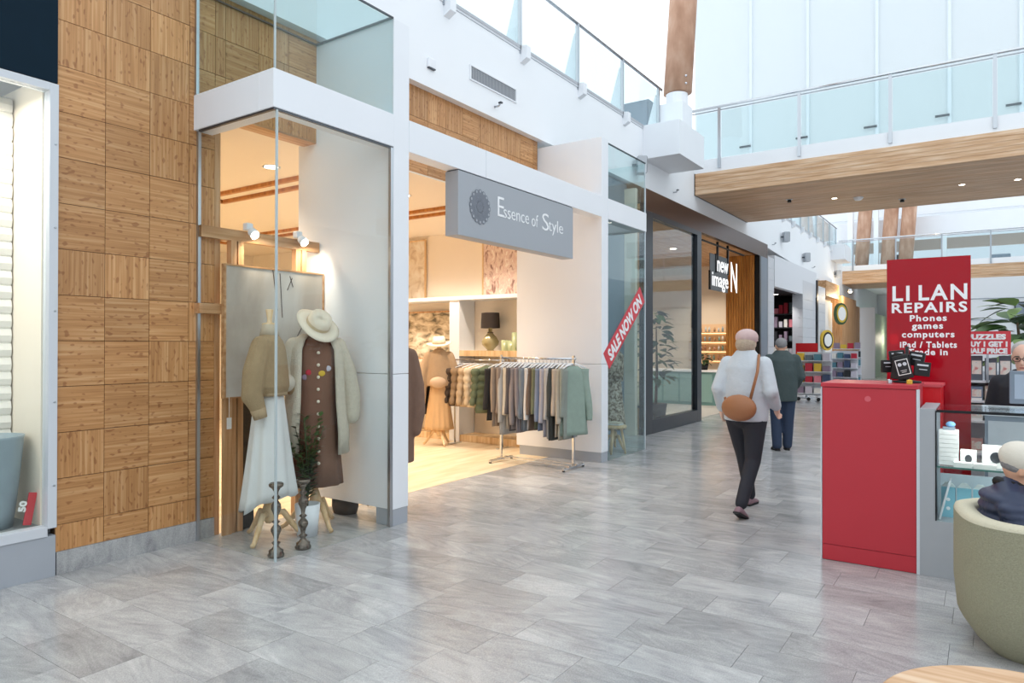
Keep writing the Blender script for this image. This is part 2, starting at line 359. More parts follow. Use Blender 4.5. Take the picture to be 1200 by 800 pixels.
def downlight(x, y, z, label, energy=0, r=.075, col=(1, .87, .72), up=None):
    t = thing('downlight', label, 'downlight', (x, y, z), 0, 'recessed ceiling downlights')
    MB().lathe([(r*1.25, -.006), (r*1.25, .0), (r*.95, .0), (r*.95, -.006)], n=18, cap=False).build('trim_ring', 'white_gloss', t, True)
    MB().lathe([(r*.95, -.001), (r*.95, -.004)], n=18).build('lens', 'lamp_glow', t)
    if energy:
        l = bpy.data.lights.new('lamp', 'SPOT'); l.energy = energy; l.color = col; l.spot_size = R(125); l.spot_blend = .7; l.shadow_soft_size = r
        lo = bpy.data.objects.new('lamp', l); COL.objects.link(lo); lo.parent = t; lo.location = (0, 0, -.02)
    return t
dl = [(-6.0, 3.6), (-6.2, 4.6), (-7.6, 4.1), (-9.2, 3.6), (-9.2, 5.6), (-11, 4.6), (-7.3, 6.3), (-6.0, 6.4), (-6.3, 8.0), (-7.6, 7.9), (-9.3, 7.6), (-11, 7)]
for i, (x, y) in enumerate(dl):
    downlight(x, y, 3.4, 'round white downlight in the boutique ceiling, %s from the display window' % ORD[i], 175)

# ---- piers, beams, boutique glazing
def pier(name, y0, y1, xb, top, gap):
    t = sempty(name)
    MB().box(xb, XF, y0, y1, gap, 1.28).build('lower_panel', 'white', t, bevel=.004)
    MB().box(xb, XF, y0, y1, 1.284, top).build('upper_panel', 'white', t, bevel=.004)
    MB().box(XF-.2 if xb > -5.4 else xb+.05, XF-.005, y0+.005, y1-.005, 0, gap).build('plinth', 'grey_plinth', t)
    return t
pier('wall_pier_near', 4.27, 4.46, -5.35, 4.29, .14)
pier('wall_pier_far', 8.12, 8.31, -5.45, 4.25, .13)
tb = sempty('trim_beam')
MB().box(XF-.16, XF+.003, 3.07, 4.27, 3.2, 3.475).build('beam', 'white', tb, bevel=.004)
MB().box(-5.13, XF-.16, 3.07, 3.23, 3.2, 3.475).build('beam', 'white', tb, bevel=.004)
MB().box(XF-.16, XF+.003, 4.46, 5.58, 3.2, 3.475).build('beam', 'white', tb, bevel=.003)
MB().box(XF-.16, XF+.003, 5.584, 8.12, 3.2, 3.475).build('beam', 'white', tb, bevel=.003)
MB().box(XF-.16, XF+.003, 8.31, 9.56, 3.2, 3.475).build('beam', 'white', tb, bevel=.004)
MB().box(-5.1, XF-.16, 9.4, 9.56, 3.2, 3.475).build('beam', 'white', tb, bevel=.004)
MB().box(-5.05, XF-.006, 3.08, 3.1, 3.185, 3.2).box(XF-.03, XF-.006, 3.1, 4.27, 3.185, 3.2).build('shadow_gap', 'dark_steel', tb)
w2 = sempty('window_2')
MB().box(XF-.015, XF-.003, 3.115, 4.262, .004, 3.186).build('pane', 'glass', w2)
MB().box(-5.095, XF-.017, 3.10, 3.112, .004, 3.186).build('pane', 'glass', w2)
MB().box(XF-.016, XF-.002, 3.1, 3.114, 0, 3.19).build('corner_bead', mat('glass_edge', '#b6c3c6', .25), w2)
MB().box(-5.1, -5.075, 3.094, 3.118, 0, 3.2).build('channel', 'steel', w2)
MB().box(XF-.03, XF-.001, 4.238, 4.268, 0, 3.19).build('channel', 'steel', w2)
w3 = sempty('window_3')
MB().box(XF-.015, XF-.003, 3.095, 4.262, 3.476, 4.27).build('pane', 'glass_tint', w3)
MB().box(-5.095, XF-.017, 3.08, 3.092, 3.476, 4.27).build('pane', 'glass_tint', w3)
MB().box(-5.095, XF-.003, 3.08, 4.262, 4.272, 4.284).build('lid', 'glass_tint', w3)
MB().box(XF-.014, XF-.002, 3.082, 3.094, 3.476, 4.285).build('corner_bead', 'glass_edge', w3)
MB().box(-5.1, -5.075, 3.074, 3.098, 3.476, 4.3).build('channel', 'steel', w3)
MB().box(-5.097, XF-.002, 4.25, 4.268, 4.286, 4.298).box(XF-.02, XF-.002, 3.09, 4.25, 4.286, 4.298).box(-5.097, -5.08, 3.09, 4.25, 4.286, 4.298).build('lid_seal', 'dark_steel', w3)
w4 = sempty('window_4')
MB().box(XF-.015, XF-.003, 8.315, 9.53, .004, 3.19).build('pane', 'glass_tint', w4)
MB().box(-5.1, XF-.017, 9.53, 9.542, .004, 3.19).build('pane', 'glass_tint', w4)
MB().box(XF-.015, XF-.003, 8.315, 9.53, 3.476, 4.2).build('pane', 'glass_tint', w4)
MB().box(-5.1, XF-.017, 9.53, 9.542, 3.476, 4.2).build('pane', 'glass_tint', w4)
MB().box(XF-.02, XF-.001, 9.528, 9.545, 0, 4.2).build('corner_bead', 'silver_paint', w4)
MB().box(XF-.018, XF-.001, 8.315, 9.54, 4.2, 4.215).build('top_seal', 'dark_steel', w4)
struct(box('wall_end_box', mat('reflection_grey', '#6c7680', .35), -5.18, -5.12, 8.31, 9.56, 0, 3.4))  # grey stands in for the mall's dark reflection in the end window
struct(box('wall_between', 'bluegrey', -5.3, -5.1, 9.56, 11.0, 0, 4.3))

# ---- left shop window: bulkhead, frame, shutter, plinth
w1 = sempty('window_1')
MB().box(-5.2, XT+.02, -1.5, 2.1, 3.26, 4.36).build('bulkhead', 'navy_panel', w1)
MB().box(-5.16, XT+.03, 2.05, 2.104, .32, 3.25).build('frame_post', 'silver_paint', w1, bevel=.003)
MB().box(-5.16, XT+.03, -1.5, 2.05, .27, .335).build('frame_sill', 'silver_paint', w1, bevel=.003)
MB().box(-5.16, XT+.03, -1.5, 2.05, 3.2, 3.25).build('frame_head', 'silver_paint', w1)
for z in (.6, 1.15, 1.75, 2.3, 2.85): MB().lathe([(.008, 0), (.008, .003), (.004, .005)], n=8).build('screw', 'steel', w1).matrix_local = Matrix.Translation((XT+.03, 2.085, z)) @ Matrix.Rotation(R(90), 4, 'Y')
MB().box(-5.12, -5.112, -1.5, 2.05, .335, 3.2).build('pane', 'glass', w1)
MB().box(-5.2, XT+.02, -1.5, 2.1, 0, .27).build('plinth', 'grey_plinth', w1)
MB().box(-6.4, -5.16, -1.5, 2.1, .25, .33).build('display_shelf', mat('shelf_grey', '#8c8f90', .6), w1)
MB().box(-6.4, -5.16, 2.04, 2.1, .33, 3.3).build('reveal', 'cream', w1)
sl = MB().tube([(0, -1.5, 0), (0, 2.03, 0)], .03, 8, 1.9).mesh('slat', mat('shutter_white', '#f3f1ec', .5))
for k in range(29): linked('slat', sl, (-5.62, 0, .39+.1*k), w1)
MB().box(-6.45, -6.4, -1.5, 2.1, .3, 3.3).build('backing', 'cream', w1)
l = bpy.data.lights.new('lamp', 'AREA'); l.energy = 45; l.shape = 'RECTANGLE'; l.size = .3; l.size_y = 2.5; l.color = (1, .93, .84)
lo = bpy.data.objects.new('lamp', l); COL.objects.link(lo); lo.location = (-5.32, .6, 3.18); lo.parent = w1
urn = thing('plant_urn', 'tall grey glazed urn behind the left shop window glass', 'urn', (-5.36, 1.83, .33))
MB().lathe([(.02, 0), (.12, 0), (.135, .1), (.165, .4), (.18, .58), (.185, .6), (.17, .6), (.16, .5), (.02, .45)], n=28).build('vessel', mat('urn_glaze', '#8f9ea6', .35, vary=.15, scale=7), urn, True)
tg = thing('sale_tag', 'small red and white price card leaning against the grey urn', 'price card', (-5.19, 1.975, .345), 20)
MB().box(-.004, .004, -.028, .028, 0, .21).build('card', 'red_sale', tg).rotation_euler = (R(-12), 0, 0)
text('print', '50', 'paper', .07, (.006, -.02, .09), FX @ Matrix.Rotation(R(78), 4, 'Z'), tg, .003)

# ================================================================== UPPER LEVEL: balustrades, bridges, columns
def balustrade_left(y0, y1, step, first, lab, zb=5.3):
    t = thing('balustrade', lab, 'balustrade', (-5.05, (y0+y1)/2, zb-.02)); o = Vector((-5.05, (y0+y1)/2, zb-.02))
    def mk(mb, n, m, sm=False):
        ob = mb.build(n, m, t, sm); ob.location = -o; return ob
    mk(MB().tube([(-5.02, y0, 6.33), (-5.02, y1, 6.33)], .024, 10), 'handrail', 'steel', True)
    mk(MB().box(-5.05, -4.985, y0, y1, 5.39, 5.43), 'bottom_rail', 'grey_panel')
    mk(MB().box(-5.06, -4.99, y0, y1, 5.362, 5.39), 'kerb', 'silver_paint')
    y = first; ys = []
    while y < y1: ys.append(y); y += step
    for y in ys:
        mk(MB().box(-5.03, -4.985, y-.02, y+.02, 5.33, 6.31), 'post', 'steel')
        mk(MB().prism([(-5.02, 5.2), (-4.9, 5.26), (-4.9, 5.42), (-5.02, 5.44)], y+.0, y+.1, 'Y'), 'bracket', 'white')
        mk(MB().prism([(-5.06, 5.43), (-5.3, 5.43), (-5.08, 6.2), (-5.06, 6.2)], y+.03, y+.1, 'Y'), 'fin', 'white')
    for a, b in zip([y0]+ys, ys+[y1]):
        if b-a > .2: mk(MB().box(-5.015, -5.003, a+.04, b-.04, 5.44, 6.26), 'pane', 'glass_tint')
    return t
balustrade_left(1.5, 12.35, 1.55, 1.32+1.55, 'glass balustrade with steel handrail above the boutique')
balustrade_left(18.6, 31, 1.3, 19.0, 'glass balustrade with steel handrail on the upper left beyond the near bridge')
# steel bracket block and timber column over it
bk = struct(box('trim_block', 'white', -5.0, -4.32, 11.44, 12.7, 4.82, 5.42, bevel=.004))
struct(MB().box(-5.0, -4.55, 12.2, 12.7, 5.42, 6.0).lathe([(.2, 6.0), (.2, 6.22), (.12, 6.25)], (-4.76, 12.46, 0), 20).build('trim_column_foot', 'white'))
def timber_column(x, y, z0, z1, r, lx, ly, lab, seg=20):
    t = thing('timber_column', lab, 'column', (x, y, z0)); h = z1-z0
    MB().loft([[(lx*k+r*1.15*math.cos(a), ly*k+r*math.sin(a), h*k) for a in (2*math.pi*j/seg for j in range(seg))] for k in (0, .5, 1)]).build('shaft', 'glulam', t, True)
    for i in range(2): MB().ell((r*.9, -r*.55, .12+.14*i), .025, .025, .025, 8, 5).build('bolt', 'chrome', t, True)
    return t
timber_column(-4.76, 12.5, 6.25, 11, .23, .0, .75, 'reddish timber column rising beside the near bridge handrail')
def bridge(y0, y1, xa, xb, zb, zt, zk, zh, step, first, lab, nb=5, dn=()):
    t = sempty('floor_bridge', (0, 0, 0))
    MB().box(xa, xb, y0+.05, y1-.05, zb+.02, zk-.02).build('deck', 'white_wall', t)
    bm_ = MB().box(xa+.02, xb, y0, y0+.03, 0, (zt-zb)/nb-.004).mesh('board', 'oak_x')
    for k in range(nb): linked('board', bm_, (0, rnd.uniform(-.001, .001), zb+k*(zt-zb)/nb), t)
    n2 = max(6, int((y1-y0)/.2)); w = (y1-y0)/n2
    b2 = MB().box(xa+.02, xb, .002, w-.002, 0, .02).mesh('board', 'oak_x')
    for k in range(n2): linked('board', b2, (0, y0+k*w, zb-.005+rnd.uniform(0, .002)), t)
    MB().box(xa-.01, xa+.02, y0-.002, y1, zb-.01, zt).build('end_trim', 'black_metal', t)
    MB().box(xa, xb, y0+.02, y0+.1, zt, zk).build('kerb', 'white_wall', t)
    MB().box(xa, xb, y1-.1, y1, zb+.02, zk).build('kerb', 'white_wall', t)
    b = thing('balustrade', lab, 'balustrade', (0, y0+.06, zk))
    MB().tube([(xa-.1, 0, zh-zk), (xb, 0, zh-zk)], .03, 12).build('handrail', 'chrome', b, True)
    MB().tube([(xa-.1, 0, zh-zk-.07), (xb, 0, zh-zk-.07)], .012, 8).build('rail', 'steel', b, True)
    x = first; xs = []
    while x < xb: xs.append(x); x += step
    for x in xs: MB().box(x-.028, x+.028, -.07, -.045, -.2, zh-zk-.04).box(x-.028, x+.028, -.045, .01, -.2, -.16).build('post', 'steel', b)
    for p, q in zip([xa]+xs, xs+[xb]):
        if q-p > .1: MB().box(p+.035, q-.035, -.012, .0, .02, zh-zk-.1).build('pane', 'glass_tint', b)
    return t
bridge(14.08, 17.93, -5.0, 6.0, 4.66, 5.1, 5.36, 6.43, 1.543, -4.48, 'glass balustrade with polished handrail along the near timber bridge')
bridge(32.3, 35.5, -5.05, 6.5, 4.15, 4.69, 4.9, 5.99, 1.6, -4.6, 'glass balustrade of the far timber bridge behind the red banner')
for i, (x, y) in enumerate(((-2.63, 16.0), (-.36, 16.02), (.52, 16.1))):
    downlight(x, y, 4.655, 'small round downlight under the near bridge, %s from the left' % ORD[i], 0, .05)
dt = thing('smoke_detector', 'white domed smoke detector under the near timber bridge', 'smoke detector', (-2.2, 16.19, 4.655))
MB().lathe([(.09, 0), (.09, -.03), (.06, -.06), (.03, -.065)], n=18).build('housing', 'white', dt, True); MB().lathe([(.1, .0), (.1, -.012)], n=18).build('base', 'white_gloss', dt)
for i, (x, y) in enumerate(((-3.45, 15.6), (-1.45, 16.9))):
    t = thing('spot_fitting', ['small dark swivel spotlight under the left of the near bridge', 'small dark swivel spotlight under the middle of the near bridge'][i], 'spotlight', (x, y, 4.655))
    MB().lathe([(.07, 0), (.07, -.008)], n=14).build('plate', 'silver_paint', t); MB().lathe([(.03, 0), (.045, -.06), (.03, -.061)], n=12).build('head', 'black', t, True)
# opal screen on the far edge of the near bridge
ps = sempty('wall_screen')
mx_ = [-6.4, -4.91, -3.55, -2.05, -.63, .645, 2.0, 3.4, 4.8]
for a, b in zip(mx_, mx_[1:]): MB().box(a+.03, b-.03, 18.0, 18.02, 5.4, 11.5).build('panel', 'opal_panel', ps)
for x in mx_[1:]:
    MB().box(x-.035, x+.035, 17.97, 18.05, 5.36, 11.5).build('mullion', mat('mullion_grey', '#dfe6ec', .5), ps)
    MB().box(x-.27, x, 17.93, 17.97, 6.58, 6.62).build('bracket', 'dark_steel', ps)
# far atrium: beams, columns, upper rooms
fbm = sempty('trim_far_beams')
MB().box(-9, 9, 37.2, 37.6, 6.6, 7.5).build('beam', 'white', fbm); MB().box(-9, 9, 39.5, 39.9, 8.0, 9.4).build('beam', 'white_wall', fbm)
MB().box(-9, 9, 38.4, 38.6, 6.1, 6.6).build('beam', mat('taupe', '#b9a79b', .7), fbm)
struct(box('floor_far_upper', 'white_wall', -9, 9, 36.5, 44, 4.4, 4.8))
for i, (x, lb) in enumerate(((-4.8, 'darker timber column at the left end of the far bridge'), (-3.72, 'timber column second from the left on the far bridge'), (-3.0, 'timber column third from the left on the far bridge'))):
    c = timber_column(x, 36.1, 4.9, 10, .26, .35, 0, lb, 14)
struct(box('trim_far_post', 'white', -5.35, -5.12, 36.0, 36.3, 4.9, 10)); struct(box('trim_far_post', 'white', -4.25, -4.05, 36.0, 36.3, 4.9, 10)); struct(box('trim_far_post', 'white', -1.6, -1.4, 36.6, 36.8, 4.8, 6.6))
struct(box('trim_far_block', 'white', -5.0, -4.5, 29.6, 31.2, 4.9, 5.5))
for i, (x, z, h, c) in enumerate(((-3.4, 4.82, .8, 'near_black'), (-1.2, 4.82, .6, 'silver_paint'), (.6, 4.82, .55, 'bluegrey'))):
    t = thing('armchair', ['dark', 'pale', 'blue-grey'][i]+' chair behind the far bridge balustrade', 'chair', (x, 37.0, z))
    MB().box(-.35, .35, -.3, .3, .3, .45).build('seat', c, t, bevel=.04); MB().box(-.35, .35, .2, .32, .45, h+.2).build('backrest', c, t, bevel=.04)
    for sx in (-.3, .3):
        for sy in (-.25, .25): MB().tube([(sx, sy, 0), (sx, sy, .3)], .02, 6).build('leg', 'dark_steel', t)
pj = thing('projector', 'black projector box hung under the far bridge', 'projector', (.74, 32.9, 4.13))
MB().box(-.3, .3, -.2, .2, -.34, -.06).build('body', 'black', pj, bevel=.02); MB().box(-.04, .04, -.04, .04, -.06, 0).build('mount', 'black', pj)
sc = thing('wall_screen_display', 'dark framed screen on the wall at the right edge', 'screen', (1.25, 31.5, 2.35))
MB().box(-.35, .5, -.05, .0, 0, .8).build('frame', 'dark_steel', sc, bevel=.01); MB().box(-.3, .45, -.06, -.05, .06, .74).build('display', 'bluegrey', sc)
struct(box('wall_far_right', 'far_wall', -.9, 6, 31.56, 31.7, 0, 4.1))
for z in (.9, 1.7, 2.5, 3.3): struct(box('trim_wall_joint', 'bluegrey', -.9, 6, 31.54, 31.56, z, z+.02))
# things on the fascia
v = thing('air_grille', 'rectangular grey air vent with white frame in the fascia', 'vent', (-5.0, 6.93, 4.74))
MB().box(0, .015, -.49, .49, -.09, -.075).box(0, .015, -.49, .49, .075, .09).box(0, .015, -.49, -.47, -.075, .075).box(0, .015, .47, .49, -.075, .075).build('frame', 'white', v)
MB().box(.001, .004, -.47, .47, -.075, .075).build('backing', 'dark_steel', v)
sm_ = MB().box(.002, .012, -.004, .004, -.073, .073).mesh('slat', 'grey_panel')
for k in range(38): linked('slat', sm_, (0, -.455+k*.0246, 0), v, (0, 0, R(35)))
for i, (y, z, lb) in enumerate(((11.0, 4.62, 'grey boxy loudspeaker on the fascia beside the white bracket block'), (21.5, 4.75, 'small grey loudspeaker on the fascia past the near bridge'), (24.4, 4.45, 'grey boxy loudspeaker midway along the far fascia'), (30.3, 4.4, 'farthest grey loudspeaker on the fascia near the far bridge'))):
    t = thing('wall_speaker', lb, 'loudspeaker', (-5.0, y, z), 35)
    MB().box(0, .1, -.02, .02, -.02, .02).build('arm', 'dark_steel', t); MB().box(.08, .24, -.1, .1, -.15, .15).build('cabinet', 'grey_panel', t, bevel=.015); MB().box(.24, .246, -.085, .085, -.13, .13).build('grille', 'dark_steel', t)
for i, (y, z, lb) in enumerate(((6.95, 4.47, 'small grey sprinkler head under the air vent'), (12.9, 4.5, 'small grey sprinkler head left of the near bridge end'), (20.5, 4.4, 'small grey sprinkler head on the fascia above the black shop'), (26, 4.25, 'small grey sprinkler head on the far fascia'))):
    t = thing('sprinkler', lb, 'sprinkler', (-5.0, y, z)); MB().tube([(0, 0, 0), (.06, 0, 0), (.09, 0, .03)], .012, 6).build('pipe', 'steel', t, True); MB().lathe([(.03, 0), (.03, .008), (.012, .02)], (.09, 0, .03), 10).build('head', 'dark_steel', t)
t = thing('fascia_box', 'small white sensor box on the fascia above the bamboo strip', 'sensor', (-5.0, 5.75, 4.55)); MB().box(0, .03, -.06, .06, 0, .1).build('case', 'white', t, bevel=.006); MB().box(.0, .028, -.055, .055, -.012, 0).build('lens', 'dark_steel', t)
t = thing('upper_cabinet', 'grey cabinet seen behind the upper left balustrade', 'cabinet', (-5.9, 13.2, 5.3)); MB().box(-.3, .3, -.1, .35, 0, 1.2).build('body', 'bluegrey', t); MB().box(-.28, .28, -.12, -.1, .05, 1.15).build('door', 'bluegrey', t)

# ================================================================== BLACK-FRAMED SHOP ("new image")
XD = -4.75
w5 = sempty('window_5')
MB().box(XD-.1, XD, 11.0, 19.0, 3.83, 4.2).build('header', 'brown_metal', w5)
MB().box(XD-.12, XD+.004, 11.0, 11.3, 0, 3.83).build('frame_post', 'dark_frame', w5, bevel=.004)
MB().box(XD-.12, XD+.004, 13.55, 13.8, 0, 3.83).build('frame_post', 'dark_frame', w5, bevel=.004)
MB().box(XD-.12, XD+.004, 11.3, 13.55, 0, .24).build('frame_sill', 'dark_frame', w5, bevel=.004)
MB().box(XD-.12, XD+.004, 11.3, 13.55, 3.74, 3.83).build('frame_head', 'dark_frame', w5)
MB().box(XD-.06, XD-.048, 11.3, 13.55, .24, 3.74).build('pane', 'glass_dark', w5)
MB().box(XD-.12, XD+.004, 18.2, 18.32, 0, 3.83).build('frame_post', 'black_metal', w5)
MB().box(XD-.1, XD, 18.32, 19.0, 0, 3.83).build('pilaster', 'bluegrey', w5)
struct(box('floor_salon', mat('salon_floor', '#b3b1ae', .35, vary=.05), -10, -4.95, 11.0, 20.2, -.1, .003))
struct(box('ceiling_salon', 'oak_h', -10, -4.86, 11.0, 20.2, 3.86, 3.95))
struct(box('wall_salon_back', 'cream', -10.1, -10, 11.0, 20.2, 0, 3.9)); struct(box('wall_salon_left', 'cream', -10, -4.9, 10.9, 11.0, 0, 4.2)); struct(box('wall_salon_far', 'cream', -10, -5.6, 20.1, 20.2, 0, 3.9))
tw = sempty('wall_timber'); MB().box(-5.62, -4.87, 18.24, 18.3, 0, 3.85).build('backing', 'amber_wood', tw)
ts = MB().box(-.028, .028, 0, .04, 0, 3.85).mesh('slat', 'amber_wood')
for k in range(11): linked('slat', ts, (-5.57+k*.066, 18.2, 0), tw)
for i, (x, y) in enumerate(((-6.2, 13), (-6.2, 16), (-7.5, 14.5), (-6.6, 18.7), (-8.6, 17))):
    downlight(x, y, 3.858, 'round downlight in the ceiling of the black-framed shop, %s from the door' % ORD[i], 260, .08, (1, .85, .68))
sg = thing('hanging_sign', 'black hanging sign with white letters in the doorway of the black-framed shop', 'sign', (-4.95, 14.9, 2.75))
MB().box(-.02, .02, -.5, 2.6, 1.0, 1.03).build('rail', 'black', sg)
for y in (.55, 1.3): MB().box(-.02, .02, y-.03, y+.03, .42, 1.1).build('hanger', 'black', sg)
MB().box(-.02, .02, .0, .04, 0, .42).build('plate_edge', 'black', sg); MB().box(-.02, .02, .4, .44, .4, .82).build('plate_edge', 'black', sg)
MB().box(-.015, .0, .04, 1.3, .0, .8).build('plate', mat('plate_grey', '#5d6266', .5), sg)
text('lettering', 'new', 'sign_glow', .52, (.02, .45, .44), FX, sg, .004, .8, 0, .001); text('lettering', 'image', 'sign_glow', .46, (.02, .1, .1), FX, sg, .004, 1.15, 0, .001)
text('monogram', 'N', 'sign_glow', 1.0, (.02, 1.42, .05), FX, sg, .01, .5, 0, .001)
COLS = ['#d9dde0', '#8fb0a8', '#c9a27c', '#e8d6c4', '#6f8a8c', '#b98d78', '#f0eee8', '#94a7b8']
BCN = ['pale grey', 'sea green', 'tan', 'cream', 'teal', 'clay', 'white', 'blue']
for i, c in enumerate(COLS): mat('bottle_%d' % i, c, .35)
bsh = thing('bottle_shelving', 'lit wall shelves with rows of small bottles in the black-framed shop', 'shelves', (-6.45, 19.95, 0))
MB().box(-.75, .75, .1, .14, 1.0, 2.15).build('back', mat('warm_panel', '#f6d9b4', .6), bsh)
for k in range(4): MB().box(-.75, .75, -.12, .1, 1.08+.27*k, 1.11+.27*k).build('shelf', 'pale_wood', bsh); MB().box(-.72, .72, .07, .09, 1.065+.27*k, 1.08+.27*k).build('light_strip', 'shelf_glow', bsh)
for k in range(4):
    for j in range(11):
        i = rnd.randrange(8); h = rnd.uniform(.1, .17)
        t = tag(MB().lathe([(.03, 0), (.032, h*.7), (.014, h*.8), (.014, h), (.005, h)], n=8).build('bottle', 'bottle_%d' % i, None, True), '%s bottle, %s from the left on the %s lit shelf of the black-framed shop' % (BCN[i], ORD[j], ['lowest', 'second', 'third', 'top'][k]), 'bottle', 'bottles on the lit shelves')
        t.location = (-7.12+j*.13+rnd.uniform(-.02, .02), 19.9, 1.11+.27*k)
ct = thing('reception_counter', 'teal glass-fronted reception counter in the black-framed shop', 'counter', (-5.9, 17.4, 0))
MB().box(-1.6, .3, 0, .6, 0, .85).build('body', mat('teal', '#6f9794', .25), ct); MB().box(-1.65, .35, -.05, .65, .85, .9).build('top', 'white_gloss', ct)
for k in range(4): MB().box(-1.55+k*.45, -1.15+k*.45, -.02, 0, .08, .8).build('door', mat('teal_light', '#86aaa6', .2), ct)
mat('leaf_dark', '#2f4a2c', .45, rndv=.3); mat('leaf_mid', '#4b6a3a', .45, rndv=.3); mat('leaf_light', '#7d9560', .45, rndv=.25); mat('stem', '#5a4630', .7); mat('soil', '#2c221b', .9)
def leaf(L, w, cup=.12, n=5):
    m = MB(); rows = []
    for k in range(n+1):
        u = k/n; hw = w*math.sin(math.pi*min(.97, max(.03, u**.8)))*.5; z = -L*.25*u*u
        rows.append([(L*u, -hw, z+cup*hw), (L*u, 0, z), (L*u, hw, z+cup*hw)])
    i = len(m.v)
    for r in rows: m.v += r
    for a in range(n):
        for b in range(2): m.f.append((a*3+b, a*3+b+1, a*3+b+4, a*3+b+3))
    return m
def leafy(t, leaves, size, zr, rad, seed, mats=('leaf_dark', 'leaf_mid'), name='leaf'):
    q = random.Random(seed); ms = [leaf(size, size*.55).mesh('leaf', m, True) for m in mats]
    for k in range(leaves):
        a = q.uniform(0, 6.28); u = (k+.5)/leaves; z = zr[0]+(zr[1]-zr[0])*u; r = rad*q.uniform(.15, .8)*math.sin(math.pi*(.25+.7*u))
        linked(name, q.choice(ms), (r*math.cos(a), r*math.sin(a), z), t, (q.uniform(-.4, .4), q.uniform(-.6, .5), a), [q.uniform(.75, 1.2)]*3)
pl = thing('potted_tree', 'tall leafy potted plant behind the glass of the black-framed shop', 'plant', (-5.3, 12.75, 0))
MB().lathe([(.05, 0), (.17, 0), (.22, .4), (.2, .4), (.19, .35), (.02, .35)], n=18).build('pot', 'black', pl, True); MB().tube([(0, 0, .3), (.03, 0, 1.0), (0, .03, 1.9)], [.03, .025, .01], 6).build('stem', 'stem', pl, True)
leafy(pl, 90, .24, (.75, 2.2), .5, 3)
pl = thing('potted_plant', 'low dark potted plant on the reception counter', 'plant', (-6.0, 17.6, .9)); MB().lathe([(.03, 0), (.1, 0), (.13, .16), (.02, .15)], n=14).build('pot', 'black', pl, True); leafy(pl, 26, .2, (.14, .42), .22, 8)
gs = thing('glass_display_case', 'low glass display case behind the black-framed window', 'display case', (-5.5, 11.65, 0))
MB().box(-.3, .3, -.3, .45, 0, .4).build('base', 'oak_v', gs); MB().box(-.32, .32, -.32, .47, .4, .44).build('top', 'dark_frame', gs); MB().box(-.3, .3, -.3, .45, .44, .8).build('case', 'glass_tint', gs)

# ================================================================== FAR SHOPS ON THE LEFT
mat('tile_pale', '#cfd2d8', .5, vary=.04); mat('white_dull', '#dfe2e8', .6)
f3 = sempty('wall_shop_three')
th_ = MB().box(-.12, 0, 0, .62, 0, .296).mesh('tile', 'tile_pale'); t2_ = MB().box(-.12, 0, 0, 1.55, 0, .296).mesh('tile', 'tile_pale'); t3_ = MB().box(-.13, .012, 0, 2.0, 0, .296).mesh('tile', 'tile_pale')
for k in range(13):
    linked('tile', th_, (XD, 19.05, .3*k), f3)
    if k < 12: linked('tile', t3_, (XD, 23.24, .3*k), f3); linked('tile', t2_, (XD, 25.5, .3*k), f3)
MB().box(XD-.15, XD+.01, 19.7, 25.4, 3.15, 4.0).build('header', 'white_dull', f3)
MB().box(XD-.3, XD-.13, 23.24, 25.3, 0, 3.6).build('pier', 'tile_pale', f3)
MB().box(XD-.1, XD+.05, 25.3, 25.5, 0, 3.75).build('dark_post', 'dark_frame', f3)
struct(box('wall_three_back', 'near_black', -7.5, -7.4, 20.3, 25, 0, 3.6)); struct(box('wall_three_side', 'near_black', -7.4, -4.95, 24.3, 24.4, 0, 3.6)); struct(box('ceiling_three', 'near_black', -7.5, -4.95, 20.3, 25, 3.16, 3.25)); struct(box('wall_three_near', 'near_black', -7.4, -5.2, 20.25, 20.35, 0, 3.6))
struct(box('floor_three', 'grey_plinth', -7.5, -4.95, 20.3, 25, -.1, .003))
downlight(-5.5, 23.0, 3.158, 'added downlight brightening the dark shop beyond the black frame', 160, .08, (1, .95, .9))  # added lamp, brightens the goods inside this dark shop
GCN = ['red', 'white', 'navy', 'mauve', 'yellow', 'grey', 'pale lilac', 'black', 'pink', 'teal']
GOODS = ['#b6263a', '#e7e4de', '#3b4a6b', '#8b7a8e', '#d7b23c', '#5f6d74', '#c9c4cf', '#26292e', '#d97f8d', '#4f7f8f']
for i, c in enumerate(GOODS): mat('goods_%d' % i, c, .6)
rk = thing('merchandise_rack', 'dark slatwall rack of mixed goods inside the dark shop', 'rack', (-5.55, 24.15, 0))
MB().box(-.6, .58, .05, .1, 0, 3.0).build('back', 'black', rk)
for k in range(6): MB().box(-.6, .58, -.25, .05, .3+.45*k, .33+.45*k).build('shelf', 'dark_steel', rk)
for k in range(6):
    for j in range(7):
        i = rnd.choice([7, 3, 6, 5, 1, 7, 0, 8]); h = rnd.uniform(.15, .36)
        tag(box('packet', 'goods_%d' % i, -6.1+j*.16, -5.98+j*.16+rnd.uniform(-.03, .02), 23.92, 24.08, .332+.45*k, .33+.45*k+h), '%s packet, %s from the left on the %s rack shelf inside the dark shop' % (GCN[i], ORD[j], ['lowest', 'second', 'third', 'fourth', 'fifth', 'top'][k]), 'packet', 'packets in the dark shop')
